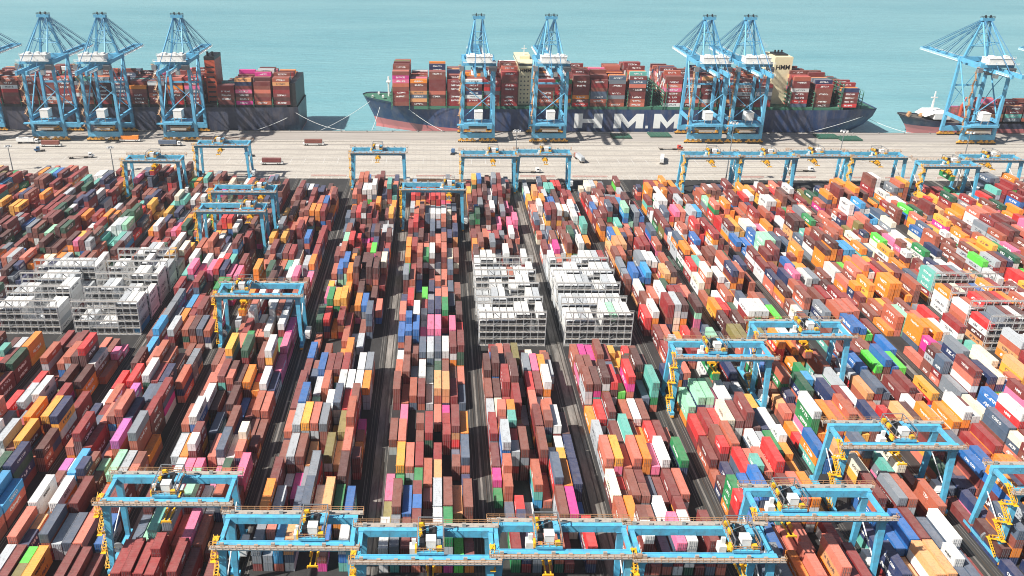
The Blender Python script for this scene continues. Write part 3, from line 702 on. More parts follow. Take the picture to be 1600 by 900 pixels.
g0 = make_gantry(); first = True
for (lane, yc, fr, hold, lab) in RTG_SPOTS:
    o = g0 if first else None
    if o is None: o = copy_tree(g0)
    first = False
    xc = (lane + lane_next(lane)) / 2 + {143.5: 4.0, 110.8: 1.2}.get(lane, 0) * (yc < 230); o.location = (xc, yc, 0); tag(o, lab, 'gantry crane', 'blue gantry cranes over the container rows')
    tx = (fr - .5) * (SPAN - 8)
    kid(o, 'trolley')[0].location.x = tx
    # spreaders sit nearer or farther below the girders
    spo = kid(kid(o, 'trolley')[0], 'spreader')[0]
    if hold:
        LOADS.append((hold, xc + tx, yc - 6.1, 16.38 - 2.59))
for (c, x, y, z) in LOADS:
    wd = (WORDS.get(c) or [None])[0]
    add_container(c, (x, y, z), 12.19, 2.59, '%s container hanging from the yellow spreader of a gantry crane%s' % (c, {'grey': ' at lower left', 'cream': ' at lower right', 'orange': ' in mid yard', 'green': ' on the right', 'rust': ' on the right', 'red': ' at far left'}[c] if c != 'green' else (' in mid right yard' if y < 300 else ' at far right')), 'containers hanging from gantry cranes', word=wd)

# ------------------------------------------------------------------ quay (ship-to-shore) cranes
def make_quay_crane():
    root = bpy.data.objects.new('quay_crane', None); COL.objects.link(root); B = M['quay_blue']
    yl, yw = Y_LAND - 606, Y_WATER - 606           # origin between the rails
    hx, ZP, ZB = 11.0, 55.0, 50.5
    for y in (yl, yw):
        for sx in (-1, 1):
            lg = MB(); lg.beam((sx * hx, y, 6.9), (sx * (hx - .6), y, ZP - 1.3), 2.0, 2.3, 1.7, 1.9, up=(0, 1, 0)); lg.build('leg', B, root)
            bg = MB()
            for q in (-8.8, -6.2, -3.6, -1.0, 1.6):
                xq = sx * (hx + q); bg.box(xq - 1.1, xq + 1.1, y - .55, y + .55, .9, 1.9, m=0)
                for w in (-.62, .62): bg.tube((xq + w, y - .6, .65), (xq + w, y + .6, .65), .5, 10, m=1)
            for q in (-7.5, -3.6, .3): xq = sx * (hx + q); bg.beam((xq, y, 1.905), (xq, y, 3.3), 2.6, .9, .9, .9, up=(0, 1, 0))
            bg.build('bogie', [M['bogie'], M['dark']], root)
        sb = MB(); sb.box(-hx - 1.2, hx + 1.2, y - 1.0, y + 1.0, 3.4, 6.88); sb.build('sill_beam', B, root)
        pb = MB(); pb.box(-hx - .6, hx + .6, y - 1.1, y + 1.1, ZP - 1.28, ZP + 1.6); pb.build('portal_beam', B, root)
    for sx in (-1, 1):
        x = sx * hx
        m = MB(); m.box(x - .8, x + .8, yl + 1.02, yw - 1.02, 15.2, 17.4); m.build('side_beam', B, root)
        m = MB(); m.box(x - .7 - sx * .6, x + .7 - sx * .6, yl + 1.12, yw - 1.12, ZP - 1.1, ZP + 1.2); m.build('upper_side_beam', B, root)
        m = MB(); m.tube((x, yl + .9, 17.4), (x - sx * .5, yw - .9, ZP - 1.4), .5, 8); m.build('brace', B, root)
        m = MB(); m.tube((x - sx * .2, yw - .5, 17.6), (x - sx * .4, 2.0, 36.0), .3, 6); m.tube((x - sx * .4, 2.0, 36.0), (x - sx * .5, yl + .9, ZP - 2), .3, 6); m.build('tie_rod', B, root)
        # main girder and boom: twin boxes
        m = MB(); m.box(sx * 3.4 - .7, sx * 3.4 + .7, yl - 25, yw + 4, ZB, ZB + 2.6); m.build('girder', B, root)
        m = MB(); m.beam((sx * 3.4, yw + 4.05, ZB + 1.3), (sx * 3.4, yw + 66, ZB + 1.5), 1.3, 2.4, 1.1, 1.4); m.build('boom', B, root)
        # hangers between portal beam and girder sit under the beam
        # A-frame
        m = MB(); m.beam((sx * 7.8, yw, ZP + 1.6), (sx * 2.6, yw - 2.5, 81.5), 1.5, 1.5, 1.1, 1.1, up=(0, 1, 0)); m.build('mast_leg', B, root)
        m = MB(); m.tube((sx * 7.8, yl, ZP + 1.6), (sx * 2.8, yw - 3, 80.6), .55, 8); m.build('back_strut', B, root)
        for yy, zz, r_ in ((yw + 62, ZB + 2.3, .3), (yw + 48, ZB + 2.4, .2), (yw + 32, ZB + 2.5, .3), (yw + 16, ZB + 2.5, .2), (yl - 23, ZB + 2.6, .24), (yl - 9, ZB + 2.6, .2)):
            m = MB(); m.tube((sx * 2.4, yw - 2.5, 82.4), (sx * 3.4, yy, zz), r_, 5)
            if yy > yw:
                p = Vector((sx * 2.4, yw - 2.5, 82.4)); q = Vector((sx * 3.4, yy, zz)); m.tube(p + Vector((0, 0, .8)), q + Vector((0, 2.6, .3)), r_ * .6, 4)
            m.build('stay', M['stay_blue'], root)
    m = MB()
    for y in range(0, 62, 8): m.box(-2.68, 2.68, yw + 5 + y - .25, yw + 5 + y + .25, ZB + .5, ZB + 1.5)
    m.box(-3.9, 3.9, yw + 65.2, yw + 66.9, ZB + .4, ZB + 2.6); m.build('boom_cross_members', B, root)
    m = MB()
    for z, f in ((64, .31), (72.5, .64)):
        xx = 7.8 + (2.6 - 7.8) * f; m.tube((-xx, yw - 2.5 * f, z), (xx, yw - 2.5 * f, z), .32, 6)
    m.tube((-6.9, yw - .4, 60.5), (4.6, yw - 1.5, 72.5), .22, 5); m.tube((6.9, yw - .4, 60.5), (-4.6, yw - 1.5, 72.5), .22, 5)
    for sx in (-1, 1): m.tube((sx * 6.2, yw - .8, 64), (sx * 5.6, yl + 12, 68.2), .25, 5)
    m.tube((-5.2, yl + 13, 68.4), (5.2, yl + 13, 68.4), .28, 5)
    m.build('mast_bracing', B, root)
    m = MB(); m.tube((-10.5, yl, 18), (10.5, yl, 36), .28, 6); m.build('cross_brace', B, root); m = MB(); m.tube((10.5, yw, 18), (-10.5, yw, 36), .28, 6); m.box(-10.3, 10.3, yw - .5, yw + .5, 36, 37.2); m.build('cross_brace', B, root)
    m = MB(); m.box(-4.2, 4.2, yw - 4.0, yw - 1.0, 81.5, 83.3); m.build('apex_head', B, root)
    m = MB()
    for sx in (-1, 1): m.tube((sx * 1.7 - .3, yw - 2.5, 84.3), (sx * 1.7 + .3, yw - 2.5, 84.3), .95, 12)
    m.rail([(-4.2, -4 + yw, 83.3), (4.2, yw - 4, 83.3), (4.2, yw - 1, 83.3), (-4.2, yw - 1, 83.3), (-4.2, yw - 4, 83.3)], 1.1, .12, 2)
    m.build('sheave', M['dark'], root)
    m = MB(); m.box(-8.6, 8.6, yl - 4.5, yl + 4.5, ZP + 1.62, ZP + 5.2); m.box(-8.9, 8.9, yl - 4.8, yl + 4.8, ZP + 5.203, ZP + 5.45)
    m.box(-6.4, -3.2, yl - 3, yl + 2, ZP + 5.453, ZP + 6.6); m.box(2.0, 4.0, yl - 3, yl - 1, ZP + 5.453, ZP + 7.2); m.box(5.2, 7.4, yl, yl + 3, ZP + 5.453, ZP + 6.3)
    m.rail([(-8.9, yl - 4.8, ZP + 5.45), (8.9, yl - 4.8, ZP + 5.45)], 1.2, .14, 2.2)
    mh = m.build('machine_house', M['crane_white'], root)
    m = MB(); m.box(-11.2, 11.2, yl - 6.4, yl - 4.9, ZP + 1.45, ZP + 1.6); m.rail([(-11.2, yl - 6.4, ZP + 1.6), (11.2, yl - 6.4, ZP + 1.6)], 1.2, .14, 2.5); m.build('walkway', M['crane_white'], root)
    for sx in (-1, 1):
        m = MB(); m.box(sx * 5.0 - .95, sx * 5.0 + .6, yw + 6, yw + 64, ZB + 1.1, ZB + 1.25); m.rail([(sx * 5.6, yw + 6, ZB + 1.25), (sx * 5.6, yw + 64, ZB + 1.25)], 1.2, .14, 4); m.build('walkway', M['crane_white'], root)
        m = MB(); m.box(sx * 5.0 - .95, sx * 5.0 + .6, yl - 24, yl - 10, ZB + 1.1, ZB + 1.25); m.rail([(sx * 5.6, yl - 24, ZB + 1.25), (sx * 5.6, yl - 10, ZB + 1.25)], 1.2, .14, 3); m.build('walkway', M['crane_white'], root)
    # landside transfer platform with white house, trolley gear underneath
    m = MB(); m.box(-hx + 1.1, hx - 1.1, yl - 5.5, yl + 9, 13.2, 14.4); m.box(-hx - 3.8, -hx + 1.09, yl - 5.5, yl - 3, 13.2, 14.0); m.rail([(-hx + 1.1, yl - 5.5, 14.4), (hx - 1.1, yl - 5.5, 14.4)], 1.2, .12, 2)
    pl = m.build('transfer_platform', B, root)
    m = MB(); m.box(-2.6, 3.0, yl - 4, yl + 3, 17.4, 22.6); m.box(-2.8, 3.2, yl - 4.2, yl + 3.2, 22.603, 22.9); m.build('control_house', M['crane_white'], pl)
    m = MB()
    for x in (-2.2, 2.6):
        for yy in (yl - 3.6, yl + 2.6): m.beam((x, yy, 14.4), (x, yy, 17.4), .35)
    m.box(-5.5, 5.5, yl - 5.3, yl - 4.2, 9.2, 10.4); m.box(-6.5, 6.5, yl - 3.2, yl + 1, 10.6, 11.4); m.build('platform_gear', M['walk'], pl)
    m = MB(); m.box(-6.1, 6.1, yl + 2, yl + 4.4, 8.6, 10.2); m.build('spare_spreader', M['bogie'], pl)
    # main trolley with cab, on the boom
    m = MB(); m.box(-5.2, 5.2, yl + 4, yl + 12, ZB - .9, ZB - .02); m.box(-2, 2, yl + 5, yl + 8, ZB - 3.0, ZB - .92); tr = m.build('trolley', M['grey'], root)
    m = MB(); m.box(1.2, 3.6, yl + .4, yl + 3.6, ZB - 4.4, ZB - 1.2); m.build('operator_cab', M['crane_white'], tr)
    # stair tower on the left landside leg
    st = MB(); x = -hx - 1.7; n = 11; dz = (ZP - 8) / n
    for i in range(n):
        a, b = (-1.9, 1.9) if i % 2 else (1.9, -1.9)
        p = Vector((x + a * .35, yl - .4 + a, 7 + i * dz)); q = Vector((x + b * .35, yl - .4 + b, 7 + (i + 1) * dz))
        st.beam(p, q, .8, .25); st.beam(p + Vector((-.4, 0, 1.1)), q + Vector((-.4, 0, 1.1)), .14); st.beam(p + Vector((.4, 0, 1.1)), q + Vector((.4, 0, 1.1)), .14)
        st.box(q.x - 1, q.x + 1, q.y - .8, q.y + .8, q.z - .1, q.z)
    st.build('stair', M['rail_brown'], root)
    m = MB(); m.box(hx - 4.2, hx + 1.0, yl - 3.6, yl - 1.3, ZP - 4.6, ZP - 1.3); m.box(-hx - 2.6, -hx + .5, yl - 3.6, yl - 1.3, ZP - 4.4, ZP - 1.3); m.build('cable_equipment', M['grey'], root)
    return root
q0 = make_quay_crane(); first = True
QC = [(-331, 'quay crane mostly cut off at the left edge, only boom showing'), (-275, 'tall blue quay crane over the left ship, leftmost one standing fully in view'), (-235.5, 'tall blue quay crane over the left ship, second one standing fully in view'),
      (-182, 'tall blue quay crane over the left ship, nearest its orange funnel'), (28, 'tall blue quay crane at the big ship, nearest its bow'), (78.5, 'tall blue quay crane in front of the cream bridge tower'),
      (188.5, 'tall blue quay crane right of the big white hull letters, left of a close pair'), (217, 'tall blue quay crane beside the cream funnel tower, right of a close pair'),
      (382, 'tall blue quay crane over the right ship bow'), (459, 'quay crane at the right edge, mostly out of frame')]
for x, lab in QC:
    o = q0 if first else copy_tree(q0); first = False
    o.location = (x, 606, 0); tag(o, lab, 'quay crane', 'tall blue quay cranes')

# ------------------------------------------------------------------ ships
def hull_material(name, rgb, redline, x_ref, slope):
    m, n, l, b = nodes(name); g = n.new('ShaderNodeNewGeometry'); s = n.new('ShaderNodeSeparateXYZ'); l.new(g.outputs['Position'], s.inputs[0])
    lim = mathn(n, l, 'SUBTRACT', redline, mathn(n, l, 'MULTIPLY', mathn(n, l, 'SUBTRACT', s.outputs[0], x_ref), slope))
    f = mathn(n, l, 'LESS_THAN', s.outputs[2], lim)
    d = noise(n, l, scaled(n, l, g.outputs['Position'], (.25, .25, .06)), 1.0, 5, .7)
    c = mixn(n, l, ramp(n, l, d, [(.45, (0, 0, 0)), (.72, (.5, .5, .5))]), lin(rgb), (.20, .15, .12))
    d2 = noise(n, l, g.outputs['Position'], .12, 3, .6); c = mixn(n, l, ramp(n, l, d2, [(.4, (0, 0, 0)), (.7, (.25, .25, .25))]), c, (.16, .19, .25))
    l.new(mixn(n, l, f, c, lin((186, 110, 108))), b.inputs['Base Color']); b.inputs['Roughness'].default_value = .45; return m
def make_hull(root, xb, xs, yn, beam, zdeck, zbow, mat, deckmat, bow_len=60, stern_cut=14, stern_len=40, square=False):
    """bow at xb, stern at xs (either direction), near side at yn"""
    d = 1 if xs > xb else -1; L = abs(xs - xb); yc = yn + beam / 2; hb = beam / 2
    ts = [0, .006, .015, .03, .05, .08, .11, .15, .2, .3, .5, .7, .85, .9, .94, .97, .99, 1.0]
    lev = [(1.0, 0), (.72, 1), (.42, 2), (.2, 3), (0, 4)]
    rows = []
    for t in ts:
        s = t * L; r = []
        fb = min(1, s / bow_len); fs = min(1, (L - s) / stern_len)
        zd = zdeck + (zbow - zdeck) * max(0, 1 - s / (bow_len * .9)) ** 1.5
        for e, i in lev:
            z = Z_WATER - 3 + (zd - Z_WATER + 3) * e
            p_b = [.42, .55, .75, .9, 1.0][i]
            y = hb * (fb ** p_b if fb < 1 else 1) * (1 - (1 - fs) ** 2 * (.12 if square else .25) * (1 + i * .35))
            sx = s + (1 - fb) ** 2 * [0, 4, 8, 10, 9][i] - (1 - fs) * (0 if square else stern_cut) * [0, .05, .35, .75, 1.1][i]
            if t == 0: y = .3
            r.append((xb + d * sx, y, z))
        rows.append(r)
    mb = MB(); dk = MB()
    for a, b in zip(rows[:-1], rows[1:]):
        for s in (-1, 1):
            for i in range(4):
                mb.quad([(a[i][0], yc + s * a[i][1], a[i][2]), (b[i][0], yc + s * b[i][1], b[i][2]), (b[i+1][0], yc + s * b[i+1][1], b[i+1][2]), (a[i+1][0], yc + s * a[i+1][1], a[i+1][2])])
        dk.quad([(a[0][0], yc - a[0][1] + .1, a[0][2] - .9), (b[0][0], yc - b[0][1] + .1, b[0][2] - .9), (b[0][0], yc + b[0][1] - .1, b[0][2] - .9), (a[0][0], yc + a[0][1] - .1, a[0][2] - .9)])
    for r in (rows[0], rows[-1]):
        for i in range(4): mb.quad([(r[i][0], yc - r[i][1], r[i][2]), (r[i][0], yc + r[i][1], r[i][2]), (r[i+1][0], yc + r[i+1][1], r[i+1][2]), (r[i+1][0], yc - r[i+1][1], r[i+1][2])])
    h = mb.build('hull', mat, root); dk.build('deck', deckmat, root)
    return rows
def lashing(root, x, yn, beam, z0, z1, w=.9):
    m = MB(); n = 8
    for i in range(n + 1):
        y = yn + 1.6 + (beam - 3.2) * i / n; m.beam((x, y, z0), (x, y, z1), .5, .4)
    for z in np.arange(z0 + 2.6, z1 + .1, 2.7): m.box(x - w / 2, x + w / 2, yn + 1.2, yn + beam - 1.2, z - .12, z + .06)
    m.rail([(x, yn + 1.3, z1), (x, yn + beam - 1.3, z1)], 1.0, .1, 3)
    m.build('lashing_bridge', M['green_steel'], root)
def deck_bays(bays, yn, beam, z0, rows, wts=W_SHIP, seed=1):
    rr = random.Random(seed); out = []
    for (x, n) in bays:
        same = pick(wts)
        for r in range(rows):
            k = n if r < 3 else max(2, n + rr.choice((-2, -1, 0, 0, 1)) - (1 if r > rows * .7 else 0))
            if r == 0: k = max(0, n - rr.choice((0, 0, 1)))
            z = z0
            for t in range(k):
                h = rr.choice((2.59, 2.9)); c = same if rr.random() < .18 else pick(wts)
                out.append(dict(x=x, y=yn + 2.2 + r * 2.52, z=z, L=12.19, h=2.75, c=c)); z += 2.77
    return out
# --- the big ship
YN = 627.0
big = empty('container_ship', (0, 0, 0), 'huge navy container ship with big white hull letters moored at quay', 'ship', 'container ships at the quay')
HM = hull_material('navy_hull_paint', (34, 58, 98), 4.2, -58, .045)
make_hull(big, -58, 328, YN, 58, 16, 21, HM, M['green_steel'], 70, 16, 50)
m = MB(); m.box(-18, 300, YN + 2, YN + 56, 15.2, 17.6); m.build('hatch_coaming', M['green_steel'], big)
def wx(u, y, z): return unproj_y(u, y, z)
def unproj_y(u, y, z):                       # X of a picture column at a given depth and height
    d = (Vector((0, y, z)) - CAMPOS).dot(FW); return (u - CX) / F_PX * d
heights = [(612, 9), (640, 7), (669, 9), (698, 8), (726, 7), (755, 7), (782, 9), (840, 7), (866, 7), (894, 8), (922, 8), (950, 8), (982, 9), (1038, 8), (1067, 7), (1095, 8), (1124, 7), (1152, 7), (1180, 6), (1237, 8), (1274, 7), (1316, 5)]
bays = [(unproj_y(u, 629, 30), n) for u, n in heights]
tag(mass_containers('deck_containers', deck_bays(bays, YN, 58, 17.7, 21, seed=3), 'x'), 'red, pink and mixed containers piled high on deck of the big navy ship', 'containers', 'ship deck cargo', 'stuff')
for i, (x, n) in enumerate(bays): lashing(big, x - .75, YN, 58, 15, 15 + min(n, 5) * 2.75)
for u in (1012, 1034, 1304, 1347, 1358): lashing(big, unproj_y(u, 640, 25) - (0 if u < 1340 else 8), YN + (0 if u < 1340 else 5), 58 - (0 if u < 1340 else 10), 15, 15 + (20 if u < 1310 else 13))
x0, x1 = unproj_y(810, 635, 45), unproj_y(830, 635, 45)
m = MB(); m.box(x0, x1, YN + 8, YN + 42, 15.2, 45.5); m.box(x0 - 1, x1 + 1, YN + 3, YN + 50, 45.503, 49); m.box(x0 + 1, x1 - 1, YN + 18, YN + 34, 49.003, 51.2); tw = m.build('bridge_tower', M['cream'], big)
m = MB(); m.box(x0 - 1.03, x1 + 1.03, YN + 2.97, YN + 50.03, 47, 48.2); m.build('bridge_window', M['glass'], tw)
for k in range(7):
    for q in range(3):
        m = MB(); m.box(x0 + 1.3 + q * 2.6, x0 + 2.3 + q * 2.6, YN + 7.94, YN + 7.99, 19 + k * 3.1, 19.9 + k * 3.1); m.build('window', M['glass'], tw)
m = MB(); m.beam(((x0 + x1) / 2, YN + 26, 51.2), ((x0 + x1) / 2, YN + 26, 58), .8, .8, .4, .4); m.box((x0 + x1) / 2 - 2, (x0 + x1) / 2 + 2, YN + 25.7, YN + 26.3, 55.5, 55.9); m.build('mast', M['crane_white'], tw)
x0, x1 = unproj_y(1205, 645, 45), unproj_y(1233, 645, 45)
m = MB(); m.box(x0, x1, YN + 14, YN + 38, 15.2, 52); fn = m.build('funnel_tower', M['cream'], big)
m = MB(); m.box(x0 + 2, x1 - 2, YN + 20, YN + 32, 52.003, 53.1)
for k in range(3): m.tube((x0 + 3.5 + k * 2.5, YN + 26, 53.1), (x0 + 3.5 + k * 2.5, YN + 26, 55.3), .7, 8)
m.build('exhaust_pipes', M['dark'], fn)
def put_text(s, size, mat, parent, loc, rot, sx=1.0, bold=.03):
    o = bpy.data.objects.new('lettering', text_mesh(s, size, mat, .04, bold)); COL.objects.link(o); o.parent = parent; o.location = loc; o.rotation_euler = rot; o.scale = (sx, 1, 1); return o
put_text('HMM', 4.6, M['letter_black'], fn, ((x0 + x1) / 2, YN + 13.95, 44.5), (R(90), 0, 0), 1.0, .12)
put_text('HMM', 3.6, M['letter_black'], tw, (unproj_y(820, 635, 45), YN + 7.93, 42.5), (R(90), 0, 0), 1.0, .1)
# hull letters H M . M
def letters():
    m = MB(); y = YN - .06; z0, z1 = 2.0, 12.9
    def poly(pts): 
        m.quad([(x, y, z) for x, z in pts]); m.quad([(x, y + .05, z) for x, z in pts][::-1])
    hh = z1 - z0
    def H(x, w):
        s = w * .30
        poly([(x, z0), (x + s, z0), (x + s, z1), (x, z1)]); poly([(x + w - s, z0), (x + w, z0), (x + w, z1), (x + w - s, z1)])
        poly([(x + s, z0 + hh * .36), (x + w - s, z0 + hh * .36), (x + w - s, z0 + hh * .64), (x + s, z0 + hh * .64)])
    def Mm(x, w):
        s = w * .25
        poly([(x, z0), (x + s, z0), (x + s, z1), (x, z1)]); poly([(x + w - s, z0), (x + w, z0), (x + w, z1), (x + w - s, z1)])
        poly([(x + s, z1), (x + s, z1 - hh * .48), (x + w / 2, z0), (x + w / 2, z0 + hh * .42)]); poly([(x + w - s, z1), (x + w / 2, z0 + hh * .42), (x + w / 2, z0), (x + w - s, z1 - hh * .48)])
    X = lambda u: unproj_y(u, YN, 6)
    H(X(896), X(940) - X(896)); Mm(X(958), X(1004) - X(958)); Mm(X(1020), X(1063) - X(1020))
    poly([(X(1008), z0), (X(1012), z0), (X(1012), z0 + 2), (X(1008), z0 + 2)])
    m.build('lettering', M['letter_white'], big)
letters()
m = MB(); m.tube((-38, YN + 29, 19), (-38, YN + 29, 34), .6, 6); m.box(-39.5, -36.5, YN + 26, YN + 32, 30, 30.5)
for k in range(7): m.tube((-50 + k * 4, YN + 22 + (k % 2) * 12, 20), (-50 + k * 4, YN + 25 + (k % 2) * 12, 20), .9, 8)
m.build('foredeck_gear', M['crane_white'], big)
m = MB(); m.rail([(-56, YN + 26, 21), (-48, YN + 19.5, 19), (-30, YN + 11, 17), (-10, YN + 3.2, 16)], 1.3, .14, 3); m.rail([(-10, YN + .5, 16), (290, YN + .5, 16)], 1.2, .12, 5); m.build('railing', M['green_steel'], big)
# --- the left ship (stern to the right)
left = empty('container_ship', (0, 0, 0), 'dark container ship with orange funnel at left, cut off by left edge', 'ship', 'container ships at the quay')
HL = hull_material('dark_hull_paint', (52, 58, 78), -3.2, 0, 0)
make_hull(left, -470, -104, YN, 48, 16.5, 22, HL, M['dark'], 70, 6, 26, True)
m = MB(); m.box(-440, -112, YN + 2, YN + 46, 15.5, 18); m.build('hatch_coaming', M['dark'], left)
hl = [(-30, 7), (0, 7), (29, 7), (58, 8), (87, 7), (116, 7), (145, 7), (173, 7), (201, 6), (230, 6), (258, 7), (287, 7), (338, 5), (366, 7), (395, 7), (425, 7)]
bays = [(unproj_y(u, 629, 30), n) for u, n in hl]
tag(mass_containers('deck_containers', deck_bays(bays, YN, 48, 18.1, 17, seed=5), 'x'), 'red, orange and white containers piled high on deck of the left ship', 'containers', 'ship deck cargo', 'stuff')
for i, (x, n) in enumerate(bays): lashing(left, x - .75, YN, 48, 15.5, 15.5 + 7)
x0, x1 = unproj_y(321, 640, 40), unproj_y(337, 640, 40)
m = MB(); m.box(x0, x1, YN + 10, YN + 30, 15.5, 49); fn = m.build('funnel', M['ship_orange'], left)
m = MB(); m.box(x0 - .1, x1 + .1, YN + 9.9, YN + 30.1, 49.003, 51.5); m.tube((x0 + 2, YN + 14, 51.5), (x0 + 2, YN + 14, 54.5), .9, 8); m.tube((x1 - 2, YN + 14, 51.5), (x1 - 2, YN + 14, 54.5), .9, 8); m.build('funnel_cap', M['dark'], fn)
for k in range(8):
    m = MB(); m.box(x0 + 1, x1 - 1, YN + 9.93, YN + 9.98, 18 + k * 3.6, 19.2 + k * 3.6); m.build('window', M['dark'], fn)
m = MB(); m.box(-110, -105, YN + 3, YN + 45, 15.6, 34); m.build('stern_bulkhead', M['dark'], left)
# --- the right ship
rs = empty('container_ship', (0, 0, 0), 'small dark ship with red waterline and white foremast at right edge', 'ship', 'container ships at the quay')
HR = hull_material('black_hull_paint', (40, 44, 66), 2.6, 340, 0)
make_hull(rs, 349, 560, YN, 32, 6.5, 10.5, HR, M['quay_wall'], 42, 6, 30)
hr = [(1512, 3), (1541, 4), (1570, 4), (1598, 4), (1627, 4)]
tag(mass_containers('deck_containers', deck_bays([(unproj_y(u, 629, 12), n) for u, n in hr], YN, 32, 7.6, 11, seed=9), 'x'), 'mixed green, blue and pink containers on deck of the right ship', 'containers', 'ship deck cargo', 'stuff')
m = MB(); m.box(372, 384, YN + 6, YN + 26, 8, 12.5); m.quad([(366, YN + 8, 9.5), (366, YN + 24, 9.5), (372, YN + 26, 12.5), (372, YN + 6, 12.5)]); m.build('breakwater', M['crane_white'], rs)
m = MB(); m.beam((374, YN + 16, 12.5), (374, YN + 16, 27), 1.4, 1.4, .6, .6); m.box(371.5, 376.5, YN + 15.6, YN + 16.4, 22, 22.8); m.build('mast', M['crane_white'], rs)
for xx in (394, 401):
    m = MB(); m.tube((xx, YN + 12, 7), (xx, YN + 12, 18), 1.2, 8); m.beam((xx, YN + 12, 18), (xx + 3, YN + 14, 23), 1, 1); m.beam((xx, YN + 12, 17), (xx + 16, YN + 14, 15), .9, .9); m.build('deck_crane', M['ship_orange'], rs)
m = MB()
for k in range(8): m.tube((354 + k * 3.2, YN + 9 + (k % 3) * 5, 9.8), (354 + k * 3.2, YN + 12 + (k % 3) * 5, 9.8), .9, 8)
m.build('winch', M['rail_brown'], rs)

# mooring lines
def rope(p, q, lab, sag=2.0):
    m = MB(); p = Vector(p); q = Vector(q); n = 8; prev = p
    for i in range(1, n + 1):
        t = i / n; c = p.lerp(q, t) - Vector((0, 0, sag * 4 * t * (1 - t))); m.tube(prev, c, .16, 5); prev = c
    tag(m.build('mooring_line', M['rope_white']), lab, 'mooring line', 'white mooring lines')
qy = Y_QUAY - .8
rope((-50, YN + 24, 17.5), (unproj_y(500, qy, 0), qy, .6), 'white mooring line from big ship bow down to the quay on its left', 1.5)
rope((-22, YN + 5.5, 14.5), (unproj_y(690, qy, 0), qy, .6), 'white mooring line from big ship bow back to the quay beside its hull', 1)
rope((-44, YN + 14, 14), (unproj_y(580, qy, 0), qy, .6), 'short steep white mooring line right under the big ship bow', .6)
rope((-106, YN + 3, 12), (unproj_y(538, qy, 0), qy, .6), 'white mooring line from left ship stern across the water gap', 2.5)
rope((-112, YN - .2, 9), (unproj_y(400, qy, 0), qy, .6), 'white mooring line along the left ship hull near its stern', .5)
rope((318, YN + 6, 10), (unproj_y(1264, qy, 0), qy, .6), 'white mooring line along the big ship stern quarter', .6)
rope((320, YN + 20, 10), (unproj_y(1416, qy, 0), qy, .6), 'white mooring line crossing open water right of the big ship stern', 1.5)
# bollards along the edge
bm0 = MB(); bm0.tube((0, 0, 0), (0, 0, .5), .35, 10); bm0.tube((0, 0, .5), (0, 0, .75), .5, 10); b0 = None
for k in range(38):
    x = -300 + k * 19.0
    if b0 is None: b0 = bm0.build('bollard', M['grey']); o = b0
    else: o = b0.copy(); COL.objects.link(o)
    o.location = (x, Y_QUAY - 1.3, .01); tag(o, 'small grey iron mooring bollard standing along the quay edge', 'bollard', 'bollards along the quay edge')

# ------------------------------------------------------------------ hatch covers lying on the quay
def hatch(u, v, wpx, lab):
    p = unproj(u, v, .5); w = wpx / 2.2
    root = empty('hatch_cover', (p.x, p.y, 0), lab, 'hatch cover', 'green hatch covers on the quay')
    m = MB(); m.box(-w / 2, w / 2, -5.5, 5.5, .35, 1.25); m.build('panel', M['hatch_green'], root)
    m = MB()
    for k in range(6): x = -w / 2 + 1 + k * (w - 2) / 5; m.box(x - .18, x + .18, -5.4, 5.4, 1.253, 1.5)
    for sx in (-1, 1):
        for sy in (-1, 1): m.box(sx * (w / 2 - .8) - .3, sx * (w / 2 - .8) + .3, sy * 4.6 - .3, sy * 4.6 + .3, .01, .349)
    m.build('stiffener', M['hatch_green'], root)
hatch(970, 213, 30, 'green steel hatch cover on quay below the letter H')
hatch(1030, 211, 34, 'green steel hatch cover on quay below the last hull letter')
hatch(1291, 213.5, 34, 'green steel hatch cover near stern of the big ship, left of two')
hatch(1326, 216.5, 34, 'green steel hatch cover near stern of the big ship, right of two')

# ------------------------------------------------------------------ vehicles on the apron
def wheels(m, xs, half, r=.52, mi=1):
    for x in xs:
        for s in (-1, 1): m.tube((x, s * half - .2, r), (x, s * half + .2, r), r, 12, m=mi)
def tractor(root, paintm, x=0):
    c = MB(); c.box(x - 1.2, x + 1.0, -1.2, 1.2, 1.1, 3.1); c.quad([(x + 1.0, -1.2, 1.1), (x + 1.9, -1.15, 1.1), (x + 1.9, 1.15, 1.1), (x + 1.0, 1.2, 1.1)])
    c.beam((x + 1.45, 0, 1.13), (x + 1.45, 0, 2.1), 2.3, .9, up=(0, 1, 0)); c.box(x - 1.15, x + .9, -1.1, 1.1, 3.103, 3.35); cab = c.build('cab', paintm, root)
    g = MB(); g.box(x + 1.003, x + 1.03, -1.0, 1.0, 2.2, 3.0); g.box(x - .5, x + .8, -1.225, -1.203, 2.1, 2.95); g.box(x - .5, x + .8, 1.203, 1.225, 2.1, 2.95); g.build('window', M['glass'], cab)
    ch = MB(); ch.box(x - 4.2, x + 1.7, -.5, .5, .6, 1.05); ch.build('chassis', M['dark'], root)
    for wxx in (x + 1.0, x - 2.4, x - 3.7):
        for s in (-1, 1):
            w = MB(); w.tube((wxx, s * 1.0 - .22, .52), (wxx, s * 1.0 + .22, .52), .52, 12); w.build('wheel', M['tyre'], root)
def trailer(root, x0, x1, mat):
    t = MB(); t.box(x0, x1, -.9, .9, 1.1, 1.45); t.box(x0, x0 + .4, -1.22, 1.22, 1.1, 1.5); t.box(x1 - .4, x1, -1.22, 1.22, 1.1, 1.5)
    for k in range(5): x = x0 + 1 + k * (x1 - x0 - 2) / 4; t.box(x - .15, x + .15, -1.2, 1.2, 1.12, 1.42)
    t.build('trailer', mat, root)
    for wxx in (x0 + 1.4, x0 + 2.7):
        for s in (-1, 1):
            w = MB(); w.tube((wxx, s * 1.0 - .25, .52), (wxx, s * 1.0 + .25, .52), .52, 12); w.build('wheel', M['tyre'], root)
